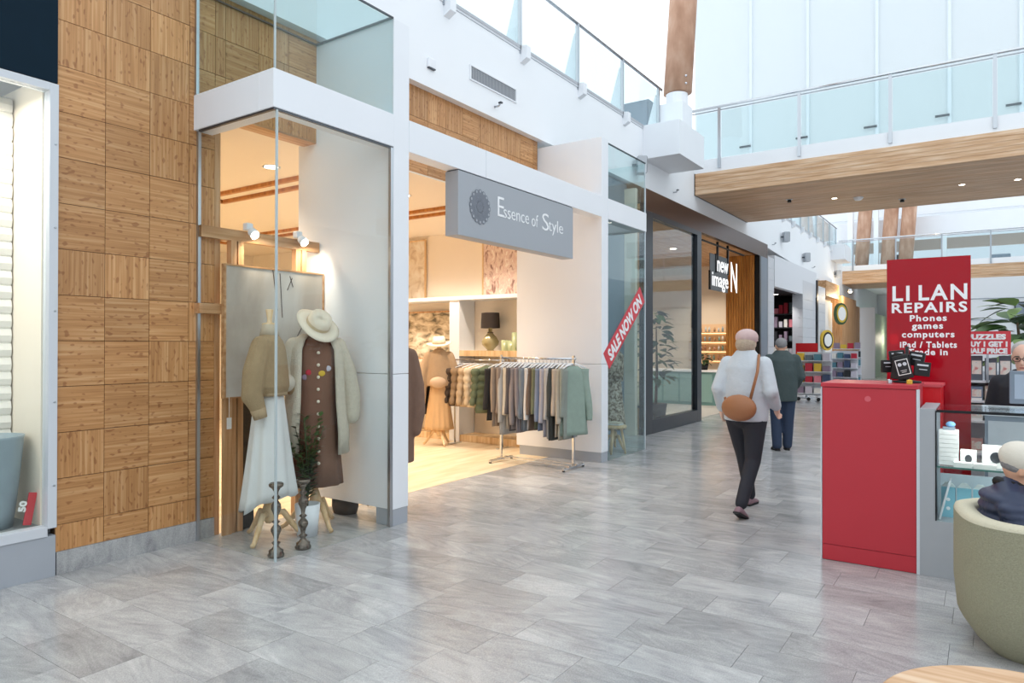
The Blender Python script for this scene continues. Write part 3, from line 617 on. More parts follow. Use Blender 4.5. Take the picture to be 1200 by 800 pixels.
def card_stand(x, y, n, lab, seed, rows=4, w=.5):
    q = random.Random(seed); t = thing('goods_stand', lab, 'stand', (x, y, 0))
    MB().box(-w/2, w/2, .1, .14, .15, 1.35).build('panel', 'silver_paint', t)
    for k in range(rows): MB().box(-w/2, w/2, -.12, .1, .2+k*.3, .22+k*.3).build('tray', 'silver_paint', t)
    for k in range(rows):
        for j in range(n):
            i = q.randrange(10); a = -w/2+(j+.1)*w/n
            tag(box('boxed_toy', 'goods_%d' % i, x+a, x+a+w/n*.8, y-.08, y+.06, .222+k*.3, .22+k*.3+q.uniform(.14, .24)), '%s boxed toy, %s from left, %s tray, stand %s' % (GCN[i], ORD[j], ['lowest', 'second', 'third', 'fourth', 'top'][k], lab.split('toys ')[1]), 'box', 'boxed toys on the stands')
    for k in range(4): MB().lathe([(.05, -.015), (.05, .015)], n=10).build('wheel', 'black', t).matrix_local = Matrix.Translation((-w/2+.06+k*(w-.12)/3, .0, .05)) @ Matrix.Rotation(R(90), 4, 'X')
    return t
card_stand(-3.9, 20.5, 4, 'silver stand of boxed toys nearest the dark shop', 4, w=.9); card_stand(-3.75, 24.5, 4, 'silver stand of boxed toys beside the tiled pier', 5, w=.8); card_stand(-4.1, 27.5, 4, 'silver stand of boxed toys near the round yellow sign', 6, 5, .9)
rs = thing('red_shop_sign', 'small red and white poster board in front of the dark shop', 'sign', (-4.3, 21.6, 0)); MB().box(-.3, .3, 0, .03, .75, 1.6).build('board', 'red_bright', rs); MB().box(-.25, .25, -.01, 0, 1.05, 1.3).build('print', 'paper', rs); MB().tube([(0, .015, 0), (0, .015, .75)], .03, 8).build('post', 'steel', rs); MB().lathe([(.2, 0), (.2, .02)], n=14).build('foot', 'steel', rs)
for (y, z, r, m1, m2, lb, n) in ((26.4, 1.72, .36, 'goods_4', 'black', 'round yellow and black projecting sign on the tiled pier', 'yellow'), (29.1, 2.75, .42, 'leaf_dark', 'goods_4', 'round dark green projecting sign with pale rim beyond the tiled pier', 'green')):
    t = thing('round_sign', lb, 'sign', (XD+r*.45, y, z)); MX = Matrix.Rotation(R(68), 4, 'Z') @ Matrix.Rotation(R(90), 4, 'X')
    o = MB().lathe([(r, -.04), (r, .04)], n=28).build('rim', m1, t); o.matrix_local = MX; o = MB().lathe([(r*.8, -.05), (r*.8, .05)], n=28).build('face', m2, t); o.matrix_local = MX
    o = MB().lathe([(r*.3, -.06), (r*.62, -.055), (r*.62, .055), (r*.3, .06)], n=24).build('emblem', 'paper', t); o.matrix_local = MX
    MB().box(-r*.45, 0, -.02, .02, -.03, .03).build('arm', 'black', t)
f4 = sempty('wall_shop_four')
MB().box(XD-.3, XD, 27.2, 29.9, 0, .25).box(XD-.3, XD, 27.2, 29.9, 3.35, 3.9).build('frame', 'oak_h', f4); MB().box(XD-.4, XD-.3, 27.2, 29.9, 0, 3.6).build('backing', 'cream', f4)
MB().box(XD-.3, XD-.2, 28.0, 29.6, .4, 3.2).build('panel', 'paper', f4)
MB().box(XD-.6, XD+.1, 30.0, 33.6, 1.0, 3.5).build('timber_pilaster', 'oak_v', f4); MB().box(XD-.6, XD+.08, 30.0, 33.6, 0, .98).build('dado', 'cream', f4)
MB().box(XD-.4, XD, 33.8, 35.4, 0, 3.3).build('pilaster', 'oak_v', f4)
gp = sempty('wall_green_shop'); MB().box(-7.5, -4.6, 43.4, 43.5, 0, 3.2).build('wall', mat('mint', '#a9cdb0', .6), gp); MB().box(-4.6, -4.4, 36.2, 43.4, 0, 3.1).build('partition', mat('mint_pale', '#c4dcc6', .5), gp); MB().box(-4.9, -4.2, 36, 36.2, 0, 3.3).build('post', 'silver_paint', gp)
for i, (x, y) in enumerate(((-4.35, 29.9), (-3.9, 41))):
    t = thing('wall_lamp', ['spotlight washing the timber pilaster beside the far bridge', 'glowing yellow lamp in the mint shop at the far end'][i], 'lamp', (x, y, [3.75, 2.0][i])); MB().lathe([(.05, 0), (.09, -.12), (.08, -.12)], n=12).build('shade', 'white', t, True); MB().ell((0, 0, -.12), [.06, .2][i], [.06, .2][i], [.03, .3][i]).build('bulb', 'lamp_glow', t, True)
    l = bpy.data.lights.new('lamp', 'POINT'); l.energy = [60, 40][i]; l.color = (1, .78, .5); l.shadow_soft_size = .06; lo = bpy.data.objects.new('lamp', l); COL.objects.link(lo); lo.parent = t; lo.location = (0, 0, -.3)

# ================================================================== BOUTIQUE CONTENTS
sg = thing('shop_sign', 'grey box sign with flower emblem and pale lettering under the boutique beam', 'sign', (XF, 6.25, 2.575))
MB().box(-.16, .0, -1.11, 1.11, 0, .615).build('box', 'sign_grey', sg, bevel=.004)
MB().box(-.15, -.01, -1.1, 1.1, .615, .625).build('shadow_gap', 'dark_steel', sg)  # dark strip drawn as the shadow line between sign and beam
em = MB().lathe([(.03, 0), (.06, .003), (.06, .004), (.03, .004)], n=24).build('emblem', 'sign_dark', sg); em.matrix_local = Matrix.Translation((.001, -.77, .318)) @ FX
pm = MB().lathe([(.022, 0), (.034, .004), (.02, .004)], n=14).mesh('petal', 'sign_dark'); pm2 = MB().lathe([(.008, .0), (.014, .0055), (.006, .0056)], n=10).mesh('dot', 'sign_grey')
for ring, n, r in ((0, 8, .085), (1, 16, .14)):
    for k in range(n):
        a = 2*math.pi*k/n; o = linked('petal', pm, (0, 0, 0), em); o.location = (r*math.cos(a), r*math.sin(a), 0)
        if ring: linked('dot', pm2, (.152*math.cos(a), .152*math.sin(a), 0), em)
pmr = MB().lathe([(.094, 0), (.125, .003), (.094, .004)], n=28, cap=False).build('ring', 'sign_dark', em)
for (s, sz, y, w, z) in (('E', .3, -.49, .11, .235), ('ssence', .2, -.37, .48, .235), ('of', .2, .17, .13, .225), ('S', .28, .38, .14, .215), ('tyle', .2, .53, .33, .225)):
    text('lettering', s, 'white_paint', sz, (.002, y, z+.04), FX, sg, -.002, w, 0, .002)

mat('knit_beige', '#a8906f', .9, vary=.12, scale=30, bump=.8, bscale=160); mat('knit_rib', '#b39b7c', .9, bump=.8, bscale=200, stretch=(1, 1, .1)); mat('linen_white', '#dfe0e0', .85, vary=.05, scale=12, bump=.3, bscale=90)
mat('cream_knit', '#d9cfbd', .95, vary=.1, scale=40, bump=1, bscale=120); mat('brown_dress', '#7d5d4c', .85, vary=.16, scale=9, bump=.2, bscale=80); mat('hat_cream', '#e8ddc9', .8, bump=.15, bscale=200); mat('hat_band', '#cbb999', .8)
mat('taupe_knit', '#b59a7c', .9, vary=.08, scale=30, bump=.6, bscale=150); mat('peach_skirt', '#cda77a', .85, vary=.06, scale=10); mat('brown_coat', '#7c6152', .9, vary=.12, scale=20, bump=.5, bscale=120)
def stand(t, top, spread=.27):
    MB().tube([(0, 0, .18), (0, 0, top)], .022, 10).build('pole', 'pale_wood', t, True); MB().lathe([(.02, .13), (.045, .16), (.05, .24), (.03, .3), (.022, .32)], n=14).build('hub', 'pale_wood', t, True)
    for k in range(3):
        a = R(20+120*k); c, s_ = math.cos(a), math.sin(a)
        MB().tube([(.03*c, .03*s_, .2), (spread*.4*c, spread*.4*s_, .21), (spread*.65*c, spread*.65*s_, .11), (spread*.88*c, spread*.88*s_, .035), (spread*c, spread*s_, .018)], [.024, .026, .022, .018, .018], 8).build('leg', 'pale_wood', t, True)
def ring(z, rx, ry, n=40, f=None, cx=0, cy=0, a0=0, a1=2*math.pi):
    q = []
    full = abs(a1-a0-2*math.pi) < 1e-6
    for k in range(n):
        a = a0+(a1-a0)*k/(n if full else n-1); m = 1+(f(a) if f else 0); q.append((cx+rx*m*math.cos(a), cy+ry*m*math.sin(a), z))
    return q
def skirt(z0, z1, r0, r1, folds, amp, seed, hem=None, n=56, flat=.8):
    q = random.Random(seed); ph = [q.uniform(0, 6.28) for _ in range(3)]; rs = []
    for k in range(13):
        u = k/12; w = amp*u
        f = lambda a: w*(math.sin(folds*a+ph[0])+.5*math.sin((folds+3)*a+ph[1]+u))
        rg = ring(z0+(z1-z0)*u, (r0+(r1-r0)*u)*flat, r0+(r1-r0)*u, n, f)
        if hem: rg = [(x, y, z+u*hem(math.atan2(y, x))) for x, y, z in rg]
        rs.append(rg)
    return MB().loft(rs)
def fedora(t, loc, tilt, m='hat_cream', s=1.0, band='hat_band', parent=None):
    h = MB(); rs = []
    for (r, z) in ((.185, .0), (.188, .006), (.15, .012), (.098, .016), (.097, .05), (.093, .09), (.08, .115), (.04, .112), (.005, .1)):
        rs.append([(r*1.12*math.cos(a)*s, r*math.sin(a)*s, (z+(.02*(abs(math.sin(a))**2) if .1 < r < .19 else 0)-(.02*(math.cos(a) > .6) if z > .08 else 0))*s) for a in (2*math.pi*k/28 for k in range(28))])
    o = h.loft(rs).build('hat', m, t, True); o.location = loc; o.rotation_euler = tilt
    b = MB().lathe([(.1*s, .018*s), (.1*s, .045*s)], n=28, cap=False).build('hat_band', band, o, True); b.scale = (1.12, 1, 1)
    return o
# ---- first mannequin
m1 = thing('mannequin', 'mannequin in beige turtleneck sweater and long white skirt behind the corner glass', 'mannequin', (-4.64, 3.43, .004), 38)
stand(m1, 1.2)
MB().lathe([(.02, 1.66), (.055, 1.67), (.058, 1.69), (.02, 1.7), (.018, 1.72), (.03, 1.8), (.02, 1.803)], n=16).build('neck_cap', 'pale_wood', m1, True)
sw = MB().loft([ring(1.14, .13, .17), ring(1.2, .15, .2), ring(1.32, .14, .19), ring(1.48, .12, .185), ring(1.55, .1, .15), ring(1.6, .07, .085), ring(1.64, .055, .06)])
sw.caps([(-.02, -.16, 1.52), (-.05, -.225, 1.32), (-.06, -.24, 1.14), (-.01, -.225, 1.02)], [.075, .085, .08, .055]); sw.caps([(0, .16, 1.52), (-.02, .23, 1.33), (.05, .25, 1.2), (.12, .2, 1.17)], [.075, .085, .075, .055])
sw = sw.build('sweater', 'knit_beige', m1, voxel=.012)
MB().loft([ring(1.6, .075, .085, 30, lambda a: .03*math.sin(15*a)), ring(1.66, .058, .062, 30, lambda a: .03*math.sin(15*a)), ring(1.685, .055, .058, 30)]).build('collar', mat('rib_pale', '#c9bba6', .9), sw, True)
MB().tube([(-.02, -.228, 1.04), (.0, -.222, .97)], [.06, .05], 12).build('cuff', 'knit_rib', sw, True); MB().loft([ring(1.13, .135, .175), ring(1.165, .135, .175)]).build('hem', 'knit_rib', sw, True)
skirt(1.16, .36, .13, .25, 9, .09, 4, lambda a: -.12*max(0, math.sin(a*1.0-2.0))+.02*math.sin(7*a)).build('skirt', 'linen_white', m1, True)
# ---- second mannequin
m2 = thing('mannequin', 'mannequin in tilted cream hat, cream cardigan and brown buttoned dress', 'mannequin', (-4.63, 3.88, .004), -32)
stand(m2, 1.5)
MB().lathe([(.05, 1.55), (.045, 1.62), (.04, 1.66), (.01, 1.67)], n=14).build('neck', 'linen_white', m2, True)
dr = MB().loft([ring(.36, .17, .22, 48, lambda a: .05*math.sin(10*a)), ring(.6, .15, .2, 48, lambda a: .04*math.sin(10*a)), ring(.9, .135, .18, 48, lambda a: .02*math.sin(10*a)), ring(1.1, .125, .165, 48), ring(1.35, .13, .175, 48), ring(1.5, .11, .17, 48), ring(1.57, .08, .12, 48), ring(1.6, .05, .06, 48)]).build('dress', 'brown_dress', m2, True)
for k in range(10): MB().ell((.142-.0*k+(.02 if k > 6 else 0)+(.012 if k > 4 else 0), 0, 1.46-.1*k), .012, .014, .014, 8, 5).build('button', 'hat_cream', dr, True)
for (y, z, m) in ((-.07, 1.3, 'goods_0'), (.03, 1.29, 'goods_4'), (.08, 1.33, 'goods_6'), (-.1, 1.26, 'goods_3')): MB().ell((.13*math.sqrt(1-(y/.175)**2)-.001, y, z), .005, .03, .024, 10, 6).build('pocket_patch', m, dr, True)
A0, A1 = R(38), R(322); cg = MB()
cg.loft([ring(z, rx, ry, 40, (lambda a: .03*math.sin(13*a)), 0, 0, A0, A1) for z, rx, ry in ((.62, .2, .25), (.8, .2, .25), (1.05, .18, .225), (1.3, .165, .215), (1.48, .14, .205), (1.56, .11, .16), (1.6, .08, .1))], False, False)
co = cg.build('cardigan', 'cream_knit', m2, True); q = co.modifiers.new('sol', 'SOLIDIFY'); q.thickness = .022; q.offset = 1
for sx, pts in ((1, [(0, -.18, 1.52), (.0, -.25, 1.35), (.06, -.27, 1.2), (.14, -.25, 1.22)]), (2, [(0, .18, 1.52), (-.02, .26, 1.3), (-.03, .3, 1.1), (-.02, .3, .92)])):
    MB().caps(pts, [.07, .08, .08, .075]).build('sleeve', 'cream_knit', co, voxel=.014)
MB().ell((.15, -.25, 1.22), .08, .065, .075).build('cuff', mat('fluff', '#e6ddcd', 1, bump=1, bscale=300), co, True)
fedora(m2, (.05, .0, 1.68), (R(-20), R(38), R(0)))
# ---- third mannequin inside the shop, fourth by the pier
m3 = thing('mannequin', 'mannequin in wide cream hat, taupe sweater and peach skirt beside the white column', 'mannequin', (-6.9, 8.15, .004), -48)
stand(m3, 1.1, .24); skirt(1.0, .24, .12, .22, 14, .05, 9).build('skirt', 'peach_skirt', m3, True)
sw = MB().loft([ring(.9, .14, .19), ring(1.1, .13, .18), ring(1.3, .12, .18), ring(1.4, .09, .13), ring(1.47, .05, .06)]); sw.caps([(0, -.16, 1.36), (.0, -.25, 1.1), (.02, -.28, .8), (.05, -.27, .66)], [.07, .085, .09, .07]); sw.caps([(0, .16, 1.36), (.0, .23, 1.12), (.04, .23, .85), (.05, .2, .66)], [.07, .08, .075, .05])
sw.build('sweater', 'taupe_knit', m3, voxel=.014)
MB().ell((.16, -.02, .96), .07, .13, .085).build('waist_bag', mat('bag_tan', '#c3a68a', .7), m3, True); MB().tube([(.1, .14, 1.0), (0, .2, 1.15), (.1, .0, 1.4)], .012, 6).build('bag_strap', 'bag_tan', m3, True); MB().lathe([(.035, 1.45), (.03, 1.5), (.045, 1.6), (.01, 1.63)], n=12).build('neck', 'pale_wood', m3, True)
fedora(m3, (0, 0, 1.53), (R(4), R(8), 0), s=1.05)
m0 = thing('mannequin', 'mannequin in long brown coat half hidden behind the near white pier', 'mannequin', (-4.63, 4.8, .004), -40)
stand(m0, 1.2, .24)
cb = MB().loft([ring(.42, .17, .2), ring(.7, .16, .2), ring(1.1, .14, .19), ring(1.35, .13, .19), ring(1.5, .1, .15), ring(1.57, .06, .07)]); cb.caps([(0, .16, 1.42), (.0, .21, 1.15), (.03, .22, .9), (.05, .2, .72)], [.075, .085, .085, .065]); cb.caps([(0, -.16, 1.42), (0, -.22, 1.15), (.03, -.23, .9)], [.075, .08, .07])
cb.build('coat', 'brown_coat', m0, voxel=.014); MB().lathe([(.04, 1.54), (.03, 1.6), (.04, 1.66), (.01, 1.68)], n=12).build('neck', 'pale_wood', m0, True)
# ---- window props
mat('aged_brass', '#7a7067', .22, .9, vary=.5, scale=30)
def candlestick(x, y, h, lab):
    t = thing('candlestick', lab, 'candlestick', (x, y, .004)); k = h/.54
    P = [(.055, 0), (.06, .015), (.05, .03), (.052, .045), (.03, .06), (.016, .08), (.032, .1), (.013, .115), (.022, .15), (.038, .185), (.036, .205), (.013, .235), (.03, .25), (.013, .265), (.018, .3), (.036, .345), (.033, .375), (.013, .405), (.031, .425), (.013, .445), (.018, .47), (.03, .49)]
    MB().lathe([(r, z*k) for r, z in P], n=18).build('shaft', 'aged_brass', t, True); MB().lathe([(.028, .488*k), (.05, .505*k), (.053, .52*k), (.045, .53*k), (.02, .52*k)], n=18).build('drip_pan', 'aged_brass', t, True)
candlestick(-4.225, 3.185, .54, 'turned metal candlestick right at the glass corner'); candlestick(-4.225, 3.425, .53, 'turned metal candlestick beside the white plant pot')
pp = thing('potted_fern', 'leafy green plant in a white pot between the window mannequins', 'plant', (-4.5, 3.69, .004))
MB().lathe([(.03, 0), (.08, 0), (.1, .25), (.09, .25), (.085, .2), (.01, .2)], n=20).build('pot', 'white', pp, True); MB().lathe([(.085, .19), (.01, .205)], n=16).build('soil', 'soil', pp)
lm = leaf(.085, .04)
for k in range(11):
    a = 2*math.pi*k/11+.3; sp = .05+.12*((k*7) % 5)/5; H_ = .45+.3*((k*3) % 4)/3; fr = MB(); pts = [(sp*u*u*math.cos(a), sp*u*u*math.sin(a), .2+H_*u) for u in (0, .25, .5, .75, 1)]
    fr.tube(pts, [.008, .007, .006, .004, .002], 5); q = random.Random(k)
    for j in range(16):
        u = .2+.8*j/15; b = a+(1 if j % 2 else -1)*1.3+q.uniform(-.3, .3); M = Matrix.Translation((sp*u*u*math.cos(a), sp*u*u*math.sin(a), .2+H_*u)) @ Matrix.Rotation(b, 4, 'Z') @ Matrix.Rotation(R(-35), 4, 'Y')
        i = len(fr.v); fr.v += [tuple(M @ Vector(p)) for p in lm.v]; fr.f += [tuple(i+c for c in f) for f in lm.f]
    fr.build('frond', 'leaf_mid' if k % 3 else 'leaf_dark', pp, True)
ar = thing('canvas_painting', 'large pale abstract canvas hung behind the window mannequins', 'painting', (-4.98, 3.76, 1.1))
def art_mat(name, base, hues, sc=3, st=(1, 1, 1), ed=(.35, .65)):
    m = bpy.data.materials.new(name); m.use_nodes = True; N = m.node_tree.nodes; Lk = m.node_tree.links; b = N['Principled BSDF']; b.inputs['Roughness'].default_value = .7
    tc = N.new('ShaderNodeTexCoord'); mp = N.new('ShaderNodeMapping'); mp.inputs['Scale'].default_value = st; Lk.new(tc.outputs['Object'], mp.inputs[0])
    n = N.new('ShaderNodeTexNoise'); n.inputs['Scale'].default_value = sc; n.inputs['Detail'].default_value = 6; n.inputs['Distortion'].default_value = .6; Lk.new(mp.outputs[0], n.inputs['Vector'])
    c = [base]+hues; r = ramp(N, [(ed[0]+(ed[1]-ed[0])*i/(len(c)-1), h) for i, h in enumerate(c)]); Lk.new(n.outputs[0], r.inputs[0]); Lk.new(r.outputs[0], b.inputs['Base Color']); MAT[name] = m
art_mat('art_pale', '#a3988d', ['#bdb4a9', '#d4d2ce', '#d9d9d7'], 1.1, (1, 1, .5)); art_mat('art_city', '#8f6f66', ['#c9a79b', '#e6d3c4', '#d9b9ae', '#efe4d8'], 9, (1.2, 1, .7)); art_mat('art_land', '#6d675a', ['#b9aa90', '#dccfb8', '#efe7d8'], 5, (1, 1, 2)); art_mat('art_faint', '#cbb79c', ['#e5d8c3', '#f0e8da'], 6)
MB().box(-.03, 0, -.485, .485, .01, 1.06).build('canvas', 'art_pale', ar); MB().box(-.04, .006, -.5, -.486, 0, 1.075).box(-.04, .006, .486, .5, 0, 1.075).box(-.04, .006, -.486, .486, 1.061, 1.075).box(-.04, .006, -.486, .486, 0, .009).build('frame', 'oak_h', ar)
for (y, z, a, L) in ((.0, .72, 8, .35), (.05, .66, 4, .38), (.1, .9, -25, .12), (.16, .93, 20, .1), (.08, .3, -32, .35), (.16, .25, -28, .3)):
    MB().box(.0, .003, -.003, .003, 0, L).build('ink_line', mat('ink', '#4a3b33', .8), ar).matrix_local = Matrix.Translation((0, y, z)) @ Matrix.Rotation(R(a), 4, 'X')
wf_ = thing('display_frame', 'oak display frame of posts and rail in the corner window', 'display frame', (-5.07, 3.7, .004))
MB().box(-.03, .03, -.6, .56, 2.37, 2.46).build('rail', 'oak_h', wf_); MB().box(-.035, .04, -.62, -.38, 1.77, 1.85).build('peg', 'oak_h', wf_)
for y in (-.29, .35): MB().box(-.03, .03, y-.05, y, 0, 2.37).build('post', 'oak_v', wf_); MB().box(-.03, .03, y+.015, y+.065, 0, 2.37).build('post', 'oak_v', wf_)
MB().box(.03, .05, -.42, -.34, 0, 1.1).build('plank', 'oak_v', wf_); MB().box(-.02, .0, -.34, -.1, 0, 1.1).build('gap_shade', 'near_black', wf_)  # near-black sheet stands in for the shade of the gap beside the plank
for i, (y, lb) in enumerate(((3.5, 'small white clip spotlight on the left of the oak rail'), (4.0, 'small white clip spotlight on the right of the oak rail'))):
    t = thing('clip_spotlight', lb, 'spotlight', (-5.02, y, 2.47)); MB().box(-.03, .03, -.03, .03, 0, .06).build('clip', 'white', t, bevel=.008)
    o = MB().lathe([(.02, 0), (.035, .02), (.04, .08), (.036, .08), (.03, .03)], n=16).build('head', 'white', t, True); o.matrix_local = Matrix.Translation((.03, .0, .0)) @ Matrix.Rotation(R(125), 4, 'Y')
    o = MB().lathe([(.034, .07), (.034, .075)], n=14).build('lens', 'lamp_glow', t); o.matrix_local = Matrix.Translation((.03, .0, .0)) @ Matrix.Rotation(R(125), 4, 'Y')
    l = bpy.data.lights.new('lamp', 'SPOT'); l.energy = 20; l.color = (1, .85, .66); l.spot_size = R(115); l.spot_blend = .8; l.shadow_soft_size = .04; lo = bpy.data.objects.new('lamp', l); COL.objects.link(lo); lo.parent = t; lo.location = (.1, 0, -.05); lo.rotation_euler = (R(25), R(38), 0)
for i, (x, y, lb) in enumerate(((-4.6, 3.6, 'small round downlight under the glass lid, nearer the glass corner'), (-4.6, 4.1, 'small round downlight under the glass lid, nearer the pier'))):
    pass
tg = thing('price_tag', 'small white price tag hanging below the pale canvas', 'price tag', (-4.955, 3.29, .92)); MB().box(-.002, .002, -.02, .02, -.06, .03).build('card', 'paper', tg); MB().tube([(0, 0, .03), (0, 0, .19)], .002, 4).build('string', 'paper', tg)
bs = thing('wicker_basket', 'dark wicker basket on the floor behind the mannequin stand', 'basket', (-4.82, 4.38, .004))
MB().loft([ring(0, .12, .09, 24), ring(.06, .14, .1, 24), ring(.118, .14, .1, 24), ring(.119, .125, .085, 24), ring(.03, .11, .07, 24)]).build('body', mat('wicker', '#3e3128', .8, vary=.5, scale=50), bs, True)

# ---- side wall joinery
jo = thing('wall_joinery', 'cream built-in shelving with white column along the boutique side wall', 'shelving', (-7.0, 9.04, .004))
MB().box(-.1, .1, -.4, 0, 0, 2.24).build('column', 'white', jo); MB().box(-4.5, 1.8, -.42, 0, 2.24, 2.3).build('top', 'white', jo)
MB().box(.1, 1.8, -.38, 0, 1.36, 1.43).build('ledge', 'cream', jo); MB().box(.1, 1.8, -.4, -.38, 1.35, 1.44).build('ledge_edge', 'pale_wood', jo)
MB().box(-4.5, -.1, -.3, 0, 1.24, 1.28).build('shelf', 'cream', jo); MB().box(-4.5, -.1, -.3, 0, .45, .5).build('shelf', 'cream', jo); MB().box(-4.5, -.1, -.38, 0, .0, .1).build('plinth', 'pale_wood', jo); MB().box(.1, 1.8, -.38, 0, 0, .1).build('plinth', 'pale_wood', jo)
def framed(name, lab, x0, x1, z0, z1, y, art, fr='pale_wood'):
    t = thing(name, lab, 'painting', ((x0+x1)/2, y, z0)); w = (x1-x0)/2; h = z1-z0; b = .025
    MB().box(-w+b, w-b, -.02, 0, b, h-b).build('canvas', art, t)
    MB().box(-w, -w+b, -.03, 0, 0, h).box(w-b, w, -.03, 0, 0, h).box(-w+b, w-b, -.03, 0, 0, b).box(-w+b, w-b, -.03, 0, h-b, h).build('frame', fr, t); return t
framed('painting', 'pink and cream cityscape painting above the lamp niche', -6.72, -5.5, 2.31, 3.25, 9.03, 'art_city'); framed('painting', 'faint beige framed painting on the wall left of the cityscape', -8.75, -7.93, 2.31, 3.34, 9.03, 'art_faint'); framed('painting', 'brown landscape picture in the left niche behind the hatted mannequin', -8.3, -7.2, 1.29, 2.1, 8.98, 'art_land', 'oak_v')
def table_lamp(x, y, lab, sq=True):
    t = thing('table_lamp', lab, 'lamp', (x, y, 1.434))
    MB().lathe([(.05, 0), (.06, .01), (.05, .02), (.13, .1), (.14, .15), (.1, .22), (.05, .27), (.03, .3), (.03, .36), (.015, .38)], n=22).build('base', mat('amber_glass', '#a3956a', .12, spec=.8), t, True); MB().lathe([(.045, .28), (.05, .29), (.045, .3)], n=14).build('neck_ring', 'aged_brass', t)
    MB().loft([ring(.36, .14, .2, 28), ring(.6, .13, .19, 28)], False).build('shade', mat('black_shade', '#2a211d', .8), t, True).rotation_euler = (0, 0, R(60))
table_lamp(-6.42, 8.82, 'table lamp with black drum shade and amber glass base in the niche'); table_lamp(-5.68, 8.85, 'table lamp with black shade half hidden by the far white pier')
for i, (x, r, h) in enumerate(((-6.12, .06, .17), (-6.01, .05, .16), (-5.93, .055, .29), (-5.83, .055, .3))):
    t = thing('ribbed_vase', 'pale green ribbed glass vase on the niche ledge, %s from the lamp' % ORD[i], 'vase', (x, 8.8, 1.434), 0, 'green ribbed vases'); MB().loft([ring(z, r*k, r*k, 36, lambda a: .05*math.sin(12*a)) for z, k in ((0, .9), (.01, 1), (h, 1), (h-.004, .88), (.02, .85))]).build('vessel', mat('green_glass', '#b5bd92', .2, spec=.7), t, True); MB().loft([ring(h*.6, r*.8, r*.8, 16), ring(h*.61, r*.8, r*.8, 16)]).build('filling', 'cream', t)
# ---- garments
GM = {}
def gmat(h):
    if h not in GM: GM[h] = 'cloth_'+h.strip('#'); mat(GM[h], h, .9, vary=.12, scale=14, bump=.25, bscale=90)
    return GM[h]
def garment(kind, lab, cat, loc, rz, hexc, L, W, th, seed, group, sleeve=.6):
    q = random.Random(seed); t = thing(kind, lab, cat, loc, rz, group); m = gmat(hexc); ph = q.uniform(0, 6)
    hg = MB().tube([(0, -W*.9, -.1), (0, -.03, -.045), (0, .03, -.045), (0, W*.9, -.1)], .008, 6).build('hanger', 'white_gloss', t, True)
    MB().tube([(0, 0, -.045), (0, 0, 0), (0, .02, .016), (0, .03, .0)], .004, 6).build('hook', 'chrome', hg, True)
    puff = kind == 'puffer_jacket'; rs = []; n = 30 if puff else 16
    for k in range(n+1):
        u = k/n; z = -.07-u*L; w = W*(min(1, .3+u*7)) if u < .1 else W*(1+.08*math.sin(3*u+ph)); d = th*(min(1, .5+4*u)); 
        if puff: d *= .72+.4*abs(math.sin(math.pi*u*6.0)); w *= .96+.05*abs(math.sin(math.pi*u*6.0))
        rs.append(ring(z, d, w, 26, None if puff else (lambda a: .16*math.sin(5*a+ph)*u)))
    MB().loft(rs).build('body', m, t, True)
    for s in (-1, 1):
        mb = MB(); nn = 20; pts = []; rr_ = []
        for k in range(nn+1):
            u = k/nn; pts.append((q.uniform(-.001, .001)+.012*math.sin(4*u+ph), s*(W*.88+.05*u+.015*math.sin(5*u+ph)), -.11-u*sleeve)); rr_.append((.07-.03*u)*(.8+.35*abs(math.sin(math.pi*u*5)) if puff else 1))
        mb.tube(pts, rr_, 10, .7 if not puff else 1); mb.build('sleeve', m, t, True)
    return t
hr = thing('clothes_rack', 'chrome clothes rail full of hanging tops at the boutique entrance', 'clothes rack', (-4.76, 7.5, .0))
MB().tube([(-.56, 0, 1.36), (.6, 0, 1.36)], .014, 10).build('rail', 'chrome', hr, True)
for x in (-.52, .57): MB().box(x-.013, x+.013, -.013, .013, .03, 1.4).build('post', 'chrome', hr); MB().box(x-.015, x+.015, -.26, .26, .02, .045).build('foot', 'chrome', hr); MB().box(x-.014, x+.014, -.255, -.235, .003, .02).box(x-.014, x+.014, .235, .255, .003, .02).build('glide', 'rubber', hr)
MB().box(-.52, .57, -.1, -.075, .045, .06).build('base_bar', 'chrome', hr); MB().box(-.52, .57, .075, .1, .045, .06).build('base_bar', 'chrome', hr)
RC = [('taupe', '#8d7f72'), ('mushroom', '#8a7b70'), ('pale grey', '#a9a9a8'), ('cream', '#c8beae'), ('charcoal', '#5a5557'), ('taupe grey', '#8d8483'), ('grey-mauve', '#857d80'), ('slate blue', '#6f7a86'), ('blue-grey', '#77808a'), ('white', '#cfcdcb'), ('brown', '#6d5c50'), ('olive', '#6c6f58'), ('denim blue', '#7a8499'), ('lilac grey', '#a9a6ae'), ('light grey', '#b3b0ad'), ('black patterned', '#3f4240'), ('oatmeal', '#b9aa9a'), ('stone', '#aaa294'), ('grey green', '#8a9088'), ('sage green', '#8fa196')]
for i, (cn, hx) in enumerate(RC):
    garment('hanging_shirt', '%s long-sleeved top, %s from the left on the entrance rail' % (cn, ORD[i]), 'top', (-5.24+i*.0555, 7.5, 1.345), rnd.uniform(-6, 6) if i < 19 else -28, hx, .84+rnd.uniform(-.06, .08), .19, .026, i, 'tops on the entrance rail', .62+rnd.uniform(-.06, .1))
pr = thing('wall_rail', 'short steel garment rail under the niche ledge holding puffer jackets', 'garment rail', (-6.35, 8.4, .004)); MB().tube([(-.45, 0, 1.3), (.5, 0, 1.3)], .012, 8).build('rail', 'chrome', pr, True)
for x in (-.44, .46): MB().tube([(x, 0, 0), (x, 0, 1.3)], .014, 8).build('post', 'chrome', pr, True); MB().box(x-.02, x+.02, -.14, .14, 0, .02).build('foot', 'chrome', pr)
